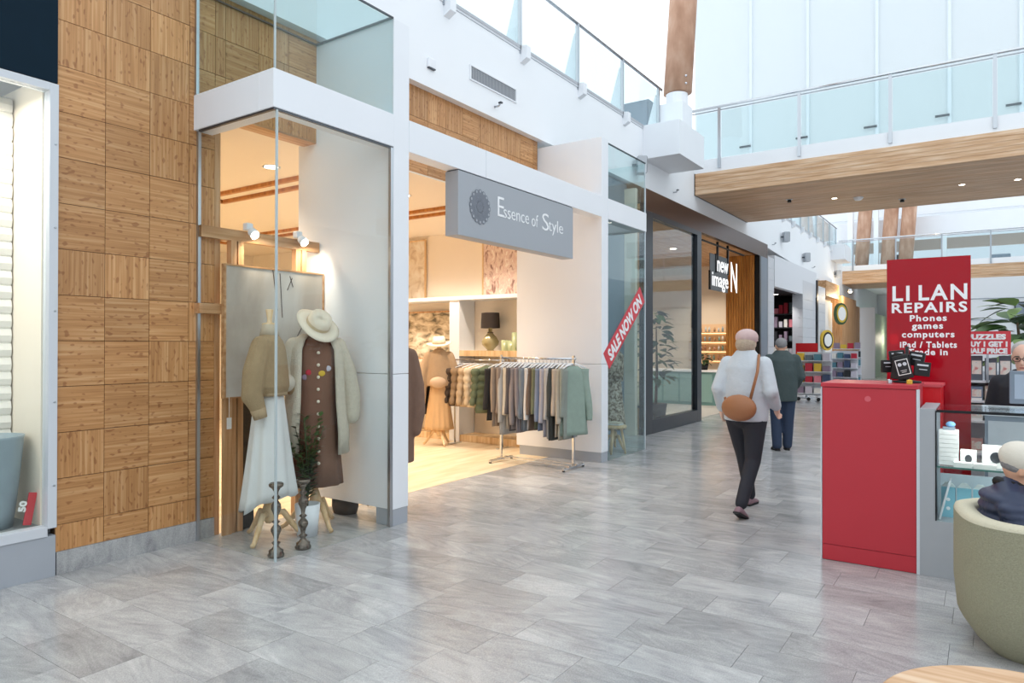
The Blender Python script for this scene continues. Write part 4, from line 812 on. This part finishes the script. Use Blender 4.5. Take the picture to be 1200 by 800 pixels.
for i, (cn, hx) in enumerate((('dark brown', '#4b3d33'), ('tan', '#8d765c'), ('beige', '#b29c80'), ('cream', '#c4b49c'), ('olive green', '#5b6650'))):
    garment('puffer_jacket', '%s quilted puffer jacket on the niche rail' % cn, 'jacket', (-6.66+i*.13, 8.4, 1.29), -28, hx, .62 if i < 4 else .7, .24, .095, 40+i, 'puffer jackets on the niche rail', .55)
garment('hanging_shirt', 'black long top at the right end of the puffer jacket rail', 'top', (-5.98, 8.4, 1.29), -20, '#26262a', .8, .18, .03, 61, None)
for i, (x, cn, hx) in enumerate(((-7.75, 'white', '#d8d2c8'), (-7.6, 'black', '#25231f'), (-7.42, 'brown', '#6d4f33'), (-7.9, 'cream', '#d6c7ae'))): garment('hanging_shirt', '%s garment hung in the left niche behind the hatted mannequin' % cn, 'top', (x, 8.72, 1.22), 15, hx, .75, .17, .03, 70+i, None)
# ---- end window
st = thing('wooden_stool', 'small round wooden stool in the end window', 'stool', (-4.32, 8.95, .0)); MB().lathe([(.02, .36), (.15, .36), (.16, .375), (.155, .4), (.02, .4)], n=22).build('seat', 'pale_wood', st, True)
for k in range(3): a = R(30+120*k); MB().tube([(.08*math.cos(a), .08*math.sin(a), .36), (.14*math.cos(a), .14*math.sin(a), 0)], [.02, .015], 8).build('leg', 'pale_wood', st, True)
fw = thing('folded_cloth', 'folded pale cloth lying on the wooden stool', 'cloth', (-4.32, 8.95, .401)); MB().box(-.09, .09, -.08, .08, 0, .022).build('fold', 'linen_white', fw, bevel=.01); MB().box(-.085, .085, -.075, .075, .023, .045).build('fold', 'cream_knit', fw, bevel=.01)
art_mat('leopard', '#5a4c40', ['#8f8070', '#b9ad9d', '#c9c0b2'], 26)
mp_ = thing('mannequin', 'mannequin in long leopard-patterned dress in the end window', 'mannequin', (-4.48, 9.22, .004), -30); stand(mp_, 1.3, .2); skirt(1.05, .3, .11, .19, 8, .06, 12).build('skirt', 'leopard', mp_, True); MB().loft([ring(1.0, .11, .15), ring(1.2, .11, .16), ring(1.38, .1, .16), ring(1.48, .05, .06), ring(1.56, .04, .045)]).build('bodice', 'leopard', mp_, True)
sb = thing('sale_banner', 'red diagonal SALE NOW ON strip on the end window glass', 'banner', (XF+.001, 8.84, 1.8)); sb.rotation_euler = (R(39.5), 0, 0)
MB().box(0, .003, -.76, .74, -.135, .135).build('strip', 'red_sale', sb); text('lettering', 'SALE NOW ON', 'white_paint', .235, (.005, -.66, -.085), FX, sb, .008, 1.3)

# ================================================================== REPAIR KIOSK
KY = 5.38
rc = thing('red_cabinet', 'tall red counter cabinet with silver edge strips at the kiosk corner', 'cabinet', (-.672, KY, 0))
MB().box(-.295, .295, .012, .55, 0, 1.235).build('body', 'red', rc); MB().box(-.292, .29, 0, .012, .115, 1.232).build('front_panel', 'red', rc); MB().box(-.292, .29, .002, .012, .004, .111).build('kick_panel', 'red', rc)
MB().box(-.303, .303, -.006, .56, 1.236, 1.265).build('top', 'red', rc, bevel=.003); MB().box(-.303, -.295, -.002, .02, 0, 1.236).build('edge_strip', 'silver_paint', rc); MB().box(.293, .312, -.003, .02, 0, 1.236).build('edge_strip', 'silver_paint', rc)
MB().lathe([(.02, 0), (.02, .004)], n=14).build('lock_disc', mat('red_disc', '#d5606a', .4), rc).matrix_local = Matrix.Translation((.0, .0, 1.16)) @ FY
gc = thing('glass_showcase', 'grey counter with glass showcase and inner glass shelf', 'showcase', (-.36, KY, 0))
MB().box(0, .09, .0, .6, 0, 1.11).build('end_panel', 'counter_grey', gc); MB().box(.09, 2.2, .0, .6, 0, .372).build('base', 'counter_grey', gc)
MB().box(.091, 2.2, 0, .008, .373, 1.09).build('pane', 'glass', gc); MB().box(.091, 2.2, -.004, .6, 1.092, 1.106).build('top_pane', 'glass_tint', gc); MB().box(.091, 2.2, .02, .55, .724, .732).build('shelf', 'glass_tint', gc)
MB().box(.088, .096, -.003, .009, .373, 1.1).box(.096, 2.2, -.005, -.001, 1.09, 1.108).build('edge_trim', 'black_metal', gc); MB().box(.091, 2.2, .019, .022, .722, .734).build('shelf_edge', mat('green_edge', '#4d7a74', .3), gc); MB().box(.091, 2.2, .585, .6, .373, .6).build('rear_rail', 'silver_paint', gc)
l = bpy.data.lights.new('lamp', 'AREA'); l.energy = 6; l.shape = 'RECTANGLE'; l.size = 1.6; l.size_y = .02; lo = bpy.data.objects.new('lamp', l); COL.objects.link(lo); lo.parent = gc; lo.location = (1.0, .05, 1.085)
rc2 = thing('red_cabinet', 'smaller bright red cabinet behind the kiosk corner', 'cabinet', (-.42, 6.1, 0)); MB().box(-.2, .15, 0, .4, 0, 1.22).build('body', 'red_bright', rc2); MB().box(-.21, .16, -.01, .41, 1.22, 1.24).build('top', mat('red_pale', '#d4545c', .4), rc2); MB().box(.0, .1, -.006, 0, .1, 1.2).build('door', 'red_bright', rc2)
bn = thing('repairs_banner', 'tall red acrylic LI LAN REPAIRS sign panel with white lettering', 'sign', (-.385, 6.6, .4))
MB().box(-.295, .295, 0, .012, 0, 1.85).build('panel', 'red_acrylic', bn); MB().box(-.27, -.22, .0, .15, -.4, 0).box(.22, .27, .0, .15, -.4, 0).build('foot', 'dark_steel', bn)
for s, sz, z, w, off in (('LI', .174, 1.505, .125, .004), ('LAN', .174, 1.505, .335, .004), ('REPAIRS', .112, 1.405, .53, .003), ('Phones', .07, 1.333, .26, .0022), ('games', .07, 1.27, .22, .0022), ('computers', .07, 1.2, .37, .0022), ('iPad / Tablets', .068, 1.116, .4, .0022), ('Trade in', .068, 1.056, .28, .0022)):
    text('lettering', s, 'white_paint', sz, ({'LI': -.262, 'LAN': -.072}.get(s, -w/2), -.001, z), FY, bn, off, w, 0, .001, space=1.18)
cs = thing('phone_case_stand', 'cluster of black packaged phone cases on a stand on the red counter', 'display stand', (-.46, 5.7, 1.266))
MB().lathe([(.09, 0), (.09, .012), (.015, .02), (.012, .26)], n=18).build('base', 'black', cs, True)
for k, (x, y, z, rx, rz, w, h, lab) in enumerate(((-.13, 0, .07, 0, 30, .07, .09, 0), (-.05, -.02, .02, 8, -20, .11, .19, 0), (.0, -.06, .03, -14, 5, .1, .17, 1), (.09, -.03, .05, 6, 12, .1, .1, 0), (.05, .02, .12, 10, -10, .1, .1, 0), (-.06, .02, .14, -6, 15, .1, .09, 0))):
    pk = MB().box(-w/2, w/2, -.015, .015, 0, h).build('case_pack', 'black', cs, bevel=.004); pk.matrix_local = Matrix.Translation((x, y, z)) @ Matrix.Rotation(R(rz), 4, 'Z') @ Matrix.Rotation(R(rx), 4, 'Y')
    if lab:
        MB().box(-.04, -.035, -.017, -.015, .03, .14).box(.035, .04, -.017, -.015, .03, .14).box(-.035, .035, -.017, -.015, .03, .035).box(-.035, .035, -.017, -.015, .135, .14).build('printed_border', 'paper', pk)
        for sx in (-.016, .016): MB().lathe([(.013, 0), (.013, .001), (.006, .001)], n=12).build('printed_dot', 'silver_paint', pk).matrix_local = Matrix.Translation((sx, -.016, .105)) @ FY
        MB().box(-.02, .02, -.0165, -.015, .06, .063).box(-.015, .015, -.0165, -.015, .048, .051).build('printed_line', 'paper', pk)
    else: MB().box(-w*.35, w*.35, -.0165, -.015, h*.72, h*.84).box(-w*.2, w*.3, -.0165, -.015, h*.45, h*.5).build('printed_line', 'silver_paint', pk)
for i, (x, y) in enumerate(((-.55, 5.5), (-.43, 5.52))): t = tag(MB().lathe([(.018, 0), (.018, .025), (.008, .03)], n=10).build('trinket', ['chrome', 'goods_4'][i]), ['small silver trinket on the red counter', 'small amber trinket on the red counter edge'][i], 'trinket'); t.location = (x, y, 1.266)
# goods inside the showcase
for k in range(8): tag(box('white_box', 'paper', -.255, -.145, KY+.1, KY+.22, .733+.029*k, .733+.029*k+.027), 'slim white box, %s from the bottom of the showcase shelf stack' % ORD[k], 'box', 'stacked white boxes')
t = thing('toy_figure', 'small blue and grey figure on top of the white box stack', 'figurine', (-.2, KY+.16, .9655)); MB().box(-.035, .035, -.02, .02, 0, .018).build('base', 'bluegrey', t); MB().ell((.01, 0, .035), .028, .018, .02).build('body', mat('toy_blue', '#7fb2e0', .5), t, True)
for i, (x, w, h, lb) in enumerate(((-.09, .09, .1, 'small white gadget box with a dark round picture on the showcase shelf'), (.06, .15, .14, 'wide white box printed with headphones on the showcase shelf'))):
    t = thing('gadget_box', lb, 'box', (x, KY+.12, .733)); MB().box(-w/2, w/2, 0, .1, 0, h).build('carton', 'paper', t); MB().ell((0, -.001, h*.5), w*.22, .002, h*.26, 12, 6).build('printed_picture', 'dark_steel', t)
    if i: MB().ell((w*.28, -.001, h*.55), w*.16, .002, h*.24, 12, 6).build('printed_picture', 'goods_0', t)
for i, (x, w) in enumerate(((-.12, .1), (.0, .12), (.16, .14))): tag(box('flat_carton', 'paper', x-w/2, x+w/2, KY+.03, KY+.1, .7325, .765), 'low white carton at the front edge of the showcase shelf, %s from the left' % ORD[i], 'box', 'low cartons')
for i, x in enumerate((-.205, -.115, -.025, .065, .155)):
    t = thing('cyan_box', 'pale blue handled gift box on the showcase floor, %s from the left' % ORD[i], 'box', (x, KY+.16, .373)); MB().box(-.04, .04, 0, .09, 0, .2).build('carton', 'cyan_box', t); MB().prism([(-.04, .2), (.04, .2), (.015, .23), (-.015, .23)], .03, .06, 'Y').build('handle', 'paper', t)
    for z in (.06, .12): MB().ell((0, -.001, z), .012, .002, .012, 8, 5).build('printed_star', 'white_paint', t)
t = thing('leaning_tablet', 'white slab leaning against the left side of the showcase', 'tablet', (-.25, KY+.05, .374)); MB().box(-.006, .006, 0, .16, 0, .27).build('body', 'white_gloss', t, bevel=.003).rotation_euler = (0, R(13), 0); t_ = MB().box(-.008, -.006, .01, .15, .02, .25).build('display', 'silver_paint', t); t_.rotation_euler = (0, R(13), 0)
# puzzle stand behind
pz = thing('puzzle_shelves', 'white shelving stand of puzzles and books behind the red sign', 'shelves', (.3, 7.5, 0))
MB().box(-.6, .8, .22, .25, 0, 1.3).build('back', 'silver_paint', pz)
for z in (.1, .55, .84, 1.02, 1.2): MB().box(-.6, .8, 0, .22, z, z+.02).build('shelf', 'white', pz)
for x in (-.6, .78): MB().box(x, x+.02, 0, .22, 0, 1.3).build('side', 'white', pz)
BC = ['#d9a39a', '#e6e2da', '#c9b7a6', '#7d8fa8', '#d4cfc9', '#b96f66', '#9db3b1', '#5e6570', '#e9d3c8']
for i, c in enumerate(BC): mat('book_%d' % i, c, .6)
art_mat('jig', '#d98f8a', ['#f0e2d8', '#f4efe8', '#a9c4c4'], 14)
rown = ['second', 'third', 'fourth', 'top']
for k, z in enumerate((.57, .86, 1.04, 1.22)):
    for j in range(9):
        i = rnd.randrange(9); x = -.27+j*.105; h = rnd.uniform(.12, .15) if k < 3 else (.2 if j % 2 else .22)
        if k == 3 and j > 4: continue
        t = thing('puzzle_box', '%s puzzle box, %s from the left on the %s shelf of the white stand' % (['pink', 'white', 'tan', 'blue-grey', 'pale grey', 'red', 'sea green', 'slate', 'blush'][i], ORD[j], rown[k]), 'box', (x+.3-.3, 7.53, z+.001), 0, 'puzzle boxes on the white stand')
        MB().box(-.045, .045, 0, .06, 0, h).build('carton', 'book_%d' % i, t); MB().box(-.036, .036, -.002, 0, h*.25, h*.8).build('printed_picture', 'jig', t)
        if k < 3: MB().box(-.04, .04, -.006, -.004, -.012, .022).build('price_strip', 'paper', t)
sp = thing('puzzles_sign', 'red PUZZLES half price sign behind the acrylic panel', 'sign', (.02, 7.48, 1.2)); MB().box(-.17, .17, 0, .012, .255, .46).build('board', 'red_sale', sp); MB().box(-.01, .01, .012, .03, .0, .4).build('stem', 'steel', sp)
for s, z, w in (('PUZZLES', .4, .29), ('BUY 1 GET 1', .335, .3), ('HALF PRICE', .275, .3)): text('lettering', s, 'white_paint', .06, (-.155, -.001, z-.01), FY, sp, .004, w, 0, .001)
mn = thing('monitor', 'grey-framed point of sale monitor at the right of the kiosk', 'monitor', (.36, 6.28, 1.107)); MB().box(-.21, .21, 0, .03, .0, .24).build('frame', 'bluegrey', mn, bevel=.006); MB().box(-.18, .18, -.003, 0, .035, .215).build('display', 'screen', mn); MB().box(-.05, .05, .03, .1, -.05, .1).build('stand', 'dark_steel', mn)
kb = thing('rear_counter', 'grey rear counter of the kiosk below the monitor', 'counter', (.45, 6.2, 0)); MB().box(-.45, 1.2, 0, .5, 0, 1.02).build('body', 'bluegrey', kb); MB().box(-.47, 1.22, -.02, .52, 1.02, 1.057).build('top', 'white', kb)
for k in range(3): MB().box(-.43+k*.5, .03+k*.5, -.012, 0, .1, .98).build('door', 'grey_panel', kb)
ft = thing('fig_tree', 'broad-leaved fiddle fig plant rising behind the puzzles sign', 'plant', (.3, 8.9, 0)); MB().lathe([(.05, 0), (.2, 0), (.25, .5), (.23, .5), (.02, .45)], n=18).build('pot', 'grey_panel', ft, True); MB().tube([(0, 0, .45), (.03, 0, 1.2), (-.02, .02, 1.8)], [.03, .025, .012], 6).build('stem', 'stem', ft, True)
leafy(ft, 60, .27, (1.35, 1.98), .5, 31, ('leaf_dark', 'leaf_mid', 'leaf_light'))

# ================================================================== SEATING
ch = thing('tub_armchair', 'olive bouclé tub armchair with pale rim at the right edge', 'armchair', (.27, 4.42, 0), 10)
mat('boucle', '#aaa68c', .95, vary=.25, scale=120, bump=1, bscale=200); mat('boucle_rim', '#d3ccb4', .95, vary=.08, scale=80, bump=.6, bscale=200)
def sring(z, a, b, e=3.0, n=48):
    q = []
    for k in range(n):
        t = 2*math.pi*k/n; c, s = math.cos(t), math.sin(t); q.append((a*abs(c)**(2/e)*(1 if c >= 0 else -1), b*abs(s)**(2/e)*(1 if s >= 0 else -1), z))
    return q
MB().loft([sring(.0, .27, .27), sring(.06, .33, .33), sring(.14, .385, .385), sring(.3, .4, .4), sring(.655, .4, .4)], False).build('shell', 'boucle', ch, True)
MB().loft([sring(.645, .4, .4), sring(.668, .395, .395), sring(.68, .36, .36), sring(.675, .31, .31), sring(.655, .3, .3), sring(.34, .29, .29)], False).build('rim', 'boucle_rim', ch, True)
MB().loft([sring(.2, .29, .29), sring(.36, .295, .295), sring(.4, .25, .25), sring(.41, .1, .1)]).build('seat', 'boucle', ch, True)
MB().loft([sring(.0, .25, .25), sring(.02, .25, .25)]).build('base', 'black', ch)
tbk = thing('round_table', 'round pale timber coffee table at the bottom right corner', 'table', (.132, 2.33, 0)); MB().lathe([(.02, .475), (.385, .475), (.4, .485), (.4, .495), (.393, .5), (.02, .5)], n=64).build('top', 'oak_x', tbk); MB().lathe([(.03, .02), (.03, .475)], n=16).build('column', 'black_metal', tbk, True); MB().lathe([(.24, 0), (.24, .012), (.03, .025)], n=28).build('base', 'black_metal', tbk)

# ================================================================== PEOPLE
def head(mb, c, yaw=0, pitch=0, s=1.0):
    M = Matrix.Translation(c) @ Matrix.Rotation(R(yaw), 4, 'Z') @ Matrix.Rotation(R(pitch), 4, 'Y') @ Matrix.Scale(s, 4); Rm = M.to_3x3()
    mb.ell(M @ Vector((0, 0, .02)), .095, .076, .1, 16, 10, Rm); mb.ell(M @ Vector((.025, 0, -.055)), .066, .056, .06, 14, 8, Rm)
    mb.caps([tuple(M @ Vector((.088, 0, .012))), tuple(M @ Vector((.105, 0, -.022)))], [.009, .014]); mb.ell(M @ Vector((.08, 0, -.062)), .012, .024, .01, 10, 6, Rm); mb.ell(M @ Vector((.075, 0, -.095)), .018, .02, .014, 10, 6, Rm)
    for sy in (-1, 1): mb.ell(M @ Vector((-.01, sy*.078, -.005)), .02, .01, .032, 10, 6, Rm)
    return M
def face(M, parent):
    Rm = M.to_3x3()
    for sy in (-1, 1): MB().ell(M @ Vector((.086, sy*.031, .012)), .007, .013, .008, 10, 6, Rm).build('eye', 'eye', parent, True); MB().ell(M @ Vector((.09, sy*.032, .034)), .006, .02, .004, 10, 5, Rm).build('eyebrow', mat('brow', '#7a6a5e', .8), parent, True)
    MB().ell(M @ Vector((.091, 0, -.062)), .004, .022, .005, 10, 5, Rm).build('mouth', 'lip', parent, True)
def hand(mb, w, d, side, s=1.0, curl=.5):
    """palm and five fingers from the wrist w along direction d; side is the direction towards the thumb"""
    w = Vector(w); d = Vector(d).normalized(); t = (Vector(side)-d*Vector(side).dot(d)).normalized(); n = d.cross(t)
    mb.caps([tuple(w), tuple(w+d*.05*s)], [.024*s, .03*s]); mb.caps([tuple(w+d*.04*s+t*.022*s), tuple(w+d*.075*s+t*.022*s)], .016*s); mb.caps([tuple(w+d*.04*s-t*.022*s), tuple(w+d*.075*s-t*.022*s)], .015*s)
    for k, (off, L) in enumerate(((.03, .062), (.01, .072), (-.011, .066), (-.031, .05))):
        b = w+d*.08*s+t*off*s; p1 = b+d*L*.5*s+n*curl*L*.2*s; p2 = p1+d*L*.35*s+n*curl*L*.5*s; mb.caps([tuple(b-d*.015*s), tuple(p1), tuple(p2)], [.0105*s, .0095*s, .0085*s], 8)
    b = w+d*.025*s+t*.028*s; mb.caps([tuple(b), tuple(b+d*.03*s+t*.025*s), tuple(b+d*.058*s+t*.03*s+n*curl*.02)], [.012*s, .0105*s, .009*s], 8)
mat('pale_jacket', '#c7cdd3', .8, vary=.06, scale=8, bump=.9, bscale=12); mat('dark_trousers', '#2a2b33', .85, vary=.1); mat('jeans', '#2c3a52', .85, vary=.12, scale=20); mat('green_coat', '#3d4a4b', .8, vary=.1, scale=10, bump=.9, bscale=12); mat('pink_cap', '#c9aeab', .85, vary=.05); mat('mauve_shoe', '#8a6f78', .7); mat('bag_leather', '#a06a45', .5, vary=.08); mat('grey_hair', '#8d8b8c', .8, vary=.2, scale=60, bump=.8, bscale=120); mat('white_hair', '#bdbbb9', .8, vary=.1, scale=60, bump=.8, bscale=120); mat('navy_puffer', '#27324d', .5, vary=.08); mat('cap_cream', '#dcd5c8', .85, bump=.2, bscale=150); mat('dark_top', '#2a2c33', .85)
def shoe(t, c, ang, m, pitch=0):
    o = MB(); o.loft([[(x, y*w, z) for y, z in ((-1, .0), (1, .0), (1, hh*.5), (.6, hh), (-.6, hh), (-1, hh*.5))] for x, w, hh in ((-.09, .03, .05), (-.07, .036, .075), (0, .036, .075), (.06, .043, .055), (.12, .042, .04), (.155, .022, .025))]); s = o.build('shoe', m, t, True, sub=1); s.location = c; s.rotation_euler = (0, R(pitch), R(ang))
    b = MB().loft([[(x, y*w, z) for y, z in ((-1, -.002), (1, -.002), (1, .014), (-1, .014))] for x, w in ((-.095, .03), (0, .039), (.08, .046), (.155, .024))]).build('sole', 'rubber', s); return s
# walking woman, seen from behind
p1 = thing('person', 'person walking away in pale jacket, pinkish cap and dark trousers with tan bag', 'person', (-1.82, 6.5, 0), 84)
def legs(mb, hip, L, Rr, z0, r=(.095, .06, .045)):
    for sy, (kx, kz, ax, az) in ((1, L), (-1, Rr)): mb.caps([(0, sy*.09, hip), (kx, sy*.085, kz), (ax, sy*.08, az)], r)
pl_, prr = (.17, .48, .3, .1), (-.05, .48, -.3, .14)
b = MB(); legs(b, .88, pl_, prr, 0, (.08, .055, .038)); b.caps([(0, 0, .9), (.0, 0, 1.15), (.01, 0, 1.33), (.02, 0, 1.45)], [.12, .11, .1, .055]); M1 = head(b, (.045, 0, 1.545), -4)
for sy, pts in ((1, [(0, .17, 1.36), (-.08, .23, 1.13), (.02, .24, .93)]), (-1, [(0, -.17, 1.36), (-.06, -.25, 1.12), (.1, -.24, .96)])): b.caps(pts, [.045, .038, .026]); hand(b, pts[-1], Vector(pts[-1])-Vector(pts[-2]), (1, 0, 0), .95)
b.build('body', 'skin_pale', p1, voxel=.009); face(M1, p1)
j = MB().loft([ring(.84, .15, .2), ring(.95, .16, .205), ring(1.15, .15, .195), ring(1.33, .13, .2), ring(1.42, .1, .135), ring(1.49, .075, .08)])
j.caps([(0, .17, 1.36), (-.08, .23, 1.13), (.02, .24, .95)], [.075, .068, .05]); j.caps([(0, -.17, 1.36), (-.06, -.25, 1.12), (.1, -.24, .98)], [.075, .068, .05]); j.build('jacket', 'pale_jacket', p1, voxel=.013)
g = MB(); legs(g, .9, pl_, prr, 0, (.115, .072, .056)); g.ell((0, 0, .92), .15, .175, .16); g.build('trousers', 'dark_trousers', p1, voxel=.013)
shoe(p1, (.32, .08, .002), 0, 'mauve_shoe'); shoe(p1, (-.33, -.08, .035), 0, 'mauve_shoe', 25)
cpm = MB().ell((.025, 0, 1.605), .117, .102, .08, 20, 10); cpm.ell((.13, 0, 1.575), .075, .075, .012, 16, 6); cpm.build('cap', 'pink_cap', p1, voxel=.01); MB().ell((-.005, 0, 1.54), .1, .092, .085).build('hair', mat('blond_hair', '#b8a590', .8, vary=.2, scale=60, bump=.8, bscale=120), p1, True)
bgm = MB().ell((-.21, -.02, .97), .075, .16, .12, 18, 10).build('bag', 'bag_leather', p1, True); MB().tube([(-.2, -.12, 1.05), (-.16, -.17, 1.3), (-.02, -.13, 1.44), (.12, -.06, 1.3), (.16, .05, 1.1), (.0, .19, 1.0), (-.18, .12, 1.05)], .014, 6).build('strap', 'bag_leather', bgm, True)
# standing man behind
p2 = thing('person', 'person in dark green coat and blue jeans facing the far shops', 'person', (-2.44, 10.6, 0), 115)
b = MB(); L2, R2 = (.03, .46, -.02, .08), (.02, .46, .06, .08); legs(b, .86, L2, R2, 0, (.085, .058, .042)); b.caps([(0, 0, .9), (.0, 0, 1.15), (.03, 0, 1.3), (.07, 0, 1.42)], [.12, .12, .1, .06]); M2 = head(b, (.11, 0, 1.51), 10, 12)
for sy, pts in ((1, [(.02, .18, 1.33), (.0, .24, 1.08), (.12, .22, .9)]), (-1, [(.02, -.18, 1.33), (.0, -.25, 1.08), (.16, -.22, .92)])): b.caps(pts, [.05, .042, .03]); hand(b, pts[-1], Vector(pts[-1])-Vector(pts[-2]), (0, -sy, .3), 1)
b.build('body', 'skin', p2, voxel=.01); face(M2, p2)
j = MB().loft([ring(.72, .16, .2), ring(.95, .165, .21), ring(1.15, .16, .205), ring(1.31, .145, .205, cx=.02), ring(1.4, .11, .14, cx=.04), ring(1.46, .085, .085, cx=.06)])
j.caps([(.02, .18, 1.33), (.0, .24, 1.08), (.11, .222, .92)], [.08, .072, .055]); j.caps([(.02, -.18, 1.33), (.0, -.25, 1.08), (.145, -.222, .94)], [.08, .072, .055]); j.build('coat', 'green_coat', p2, voxel=.014)
g = MB(); legs(g, .86, L2, R2, 0, (.11, .08, .07)); g.ell((0, 0, .88), .13, .16, .1); g.build('jeans', 'jeans', p2, voxel=.014)
shoe(p2, (.02, .085, .002), 8, 'black'); shoe(p2, (.1, -.085, .002), -8, 'black'); MB().ell((.09, 0, 1.56), .1, .083, .085).build('hair', 'grey_hair', p2, True)
# kiosk assistant
p3 = thing('person', 'person with white hair and dark top standing behind the kiosk monitor', 'person', (.27, 7.05, 0), -100)
b = MB(); legs(b, .8, (.01, .42, 0, .08), (.01, .42, .02, .08), 0, (.08, .055, .04)); b.caps([(0, 0, .84), (0, 0, 1.05), (.0, 0, 1.22), (.01, 0, 1.32)], [.13, .13, .13, .055]); M3 = head(b, (.04, 0, 1.435), 0, 14)
for sy in (1, -1): pts = [(0, sy*.17, 1.22), (.0, sy*.22, 1.0), (.16, sy*.18, .95)]; b.caps(pts, [.047, .04, .028]); hand(b, pts[-1], (1, -sy*.2, 0), (0, -sy, .5), .95)
b.build('body', 'skin_pale', p3, voxel=.009); face(M3, p3)
j = MB().loft([ring(.72, .15, .19), ring(.95, .15, .19), ring(1.2, .14, .195), ring(1.28, .09, .14), ring(1.34, .065, .075)])
for sy in (1, -1): j.caps([(0, sy*.17, 1.22), (.0, sy*.22, 1.0), (.13, sy*.19, .96)], [.075, .065, .05])
j.build('top', 'dark_top', p3, voxel=.013); g = MB(); legs(g, .8, (.01, .42, 0, .08), (.01, .42, .02, .08), 0, (.105, .075, .06)); g.ell((0, 0, .82), .13, .16, .1); g.build('trousers', 'dark_trousers', p3, voxel=.014)
shoe(p3, (.02, .085, .002), 5, 'black'); shoe(p3, (.04, -.085, .002), -5, 'black')
MB().ell((.012, 0, 1.492), .1, .088, .082).build('hair', 'white_hair', p3, True); Rm = M3.to_3x3()
gl = MB()
for sy in (-1, 1): gl.tube([M3 @ Vector((.1, sy*.034+.026*math.cos(a), .012+.02*math.sin(a))) for a in (2*math.pi*k/14 for k in range(15))], .0025, 5)
gl.tube([M3 @ Vector((.1, -.008, .014)), M3 @ Vector((.1, .008, .014))], .0025, 5); gl.build('glasses', 'black', p3, True)
# seated person in the armchair
p4 = thing('person', 'seated person in cream cap and navy quilted jacket looking down in the tub armchair', 'person', (.1, 4.43, 0), 8)
b = MB()
for sy in (1, -1): b.caps([(.0, sy*.09, .48), (.4, sy*.1, .5), (.46, sy*.1, .1)], [.07, .058, .042])
b.caps([(0, 0, .46), (0, 0, .6), (.0, 0, .7), (.03, 0, .81)], [.12, .11, .09, .055]); M4 = head(b, (.06, 0, .895), 0, 22)
for sy in (1, -1): pts = [(0, sy*.17, .71), (.05, sy*.22, .56), (.29, sy*.1, .58)]; b.caps(pts, [.04, .036, .028]); hand(b, pts[-1], (1, -sy*.3, .1), (0, -sy*.5, 1), .95)
b.build('body', 'skin', p4, voxel=.009); face(M4, p4)
j = MB(); 
for k in range(7): z = .45+.05*k; j.ell((0, 0, z), .15-.003*k, .2, .042, 22, 8)
j.caps([(0, -.12, .745), (.015, 0, .775), (0, .12, .745)], [.065, .085, .065])
for sy in (1, -1):
    A_, B_, C_ = Vector((0, sy*.17, .72)), Vector((.05, sy*.225, .56)), Vector((.26, sy*.12, .58))
    for k in range(6): p = A_.lerp(B_, k/5); j.ell(p, .082, .078, .035, 16, 7)
    for k in range(6): p = B_.lerp(C_, k/5); j.ell(p, .035, .07, .07, 16, 7)
j.build('jacket', 'navy_puffer', p4, voxel=.008); MB().tube([(.02, -.06, .81), (.09, 0, .8), (.02, .06, .81), (-.045, 0, .825), (.02, -.06, .81)], .026, 10).build('scarf', 'near_black', p4, True)
g = MB()
for sy in (1, -1): g.caps([(.0, sy*.09, .48), (.4, sy*.1, .5), (.46, sy*.1, .12)], [.085, .075, .06])
g.build('trousers', 'dark_trousers', p4, voxel=.014)
for sy in (1, -1): shoe(p4, (.49, sy*.1, .002), 0, 'black')
cp = MB(); Rm = M4.to_3x3(); cp.ell(M4 @ Vector((-.01, 0, .052)), .118, .1, .088, 22, 12, Rm); cp.ell(M4 @ Vector((.12, 0, .05)), .075, .078, .01, 18, 6, Rm); cp.build('cap', 'cap_cream', p4, voxel=.007); MB().ell(M4 @ Vector((-.02, 0, .005)), .084, .08, .05, 16, 10, Rm).build('hair', 'grey_hair', p4, True)
ph = thing('mobile_phone', 'dark phone held in the seated person\'s hands', 'phone', (.44, 4.47, .62), 8); MB().box(-.04, .04, -.075, .075, 0, .009).build('body', 'black', ph, bevel=.003); MB().box(-.035, .035, -.068, .068, .009, .01).build('display', 'screen', ph)
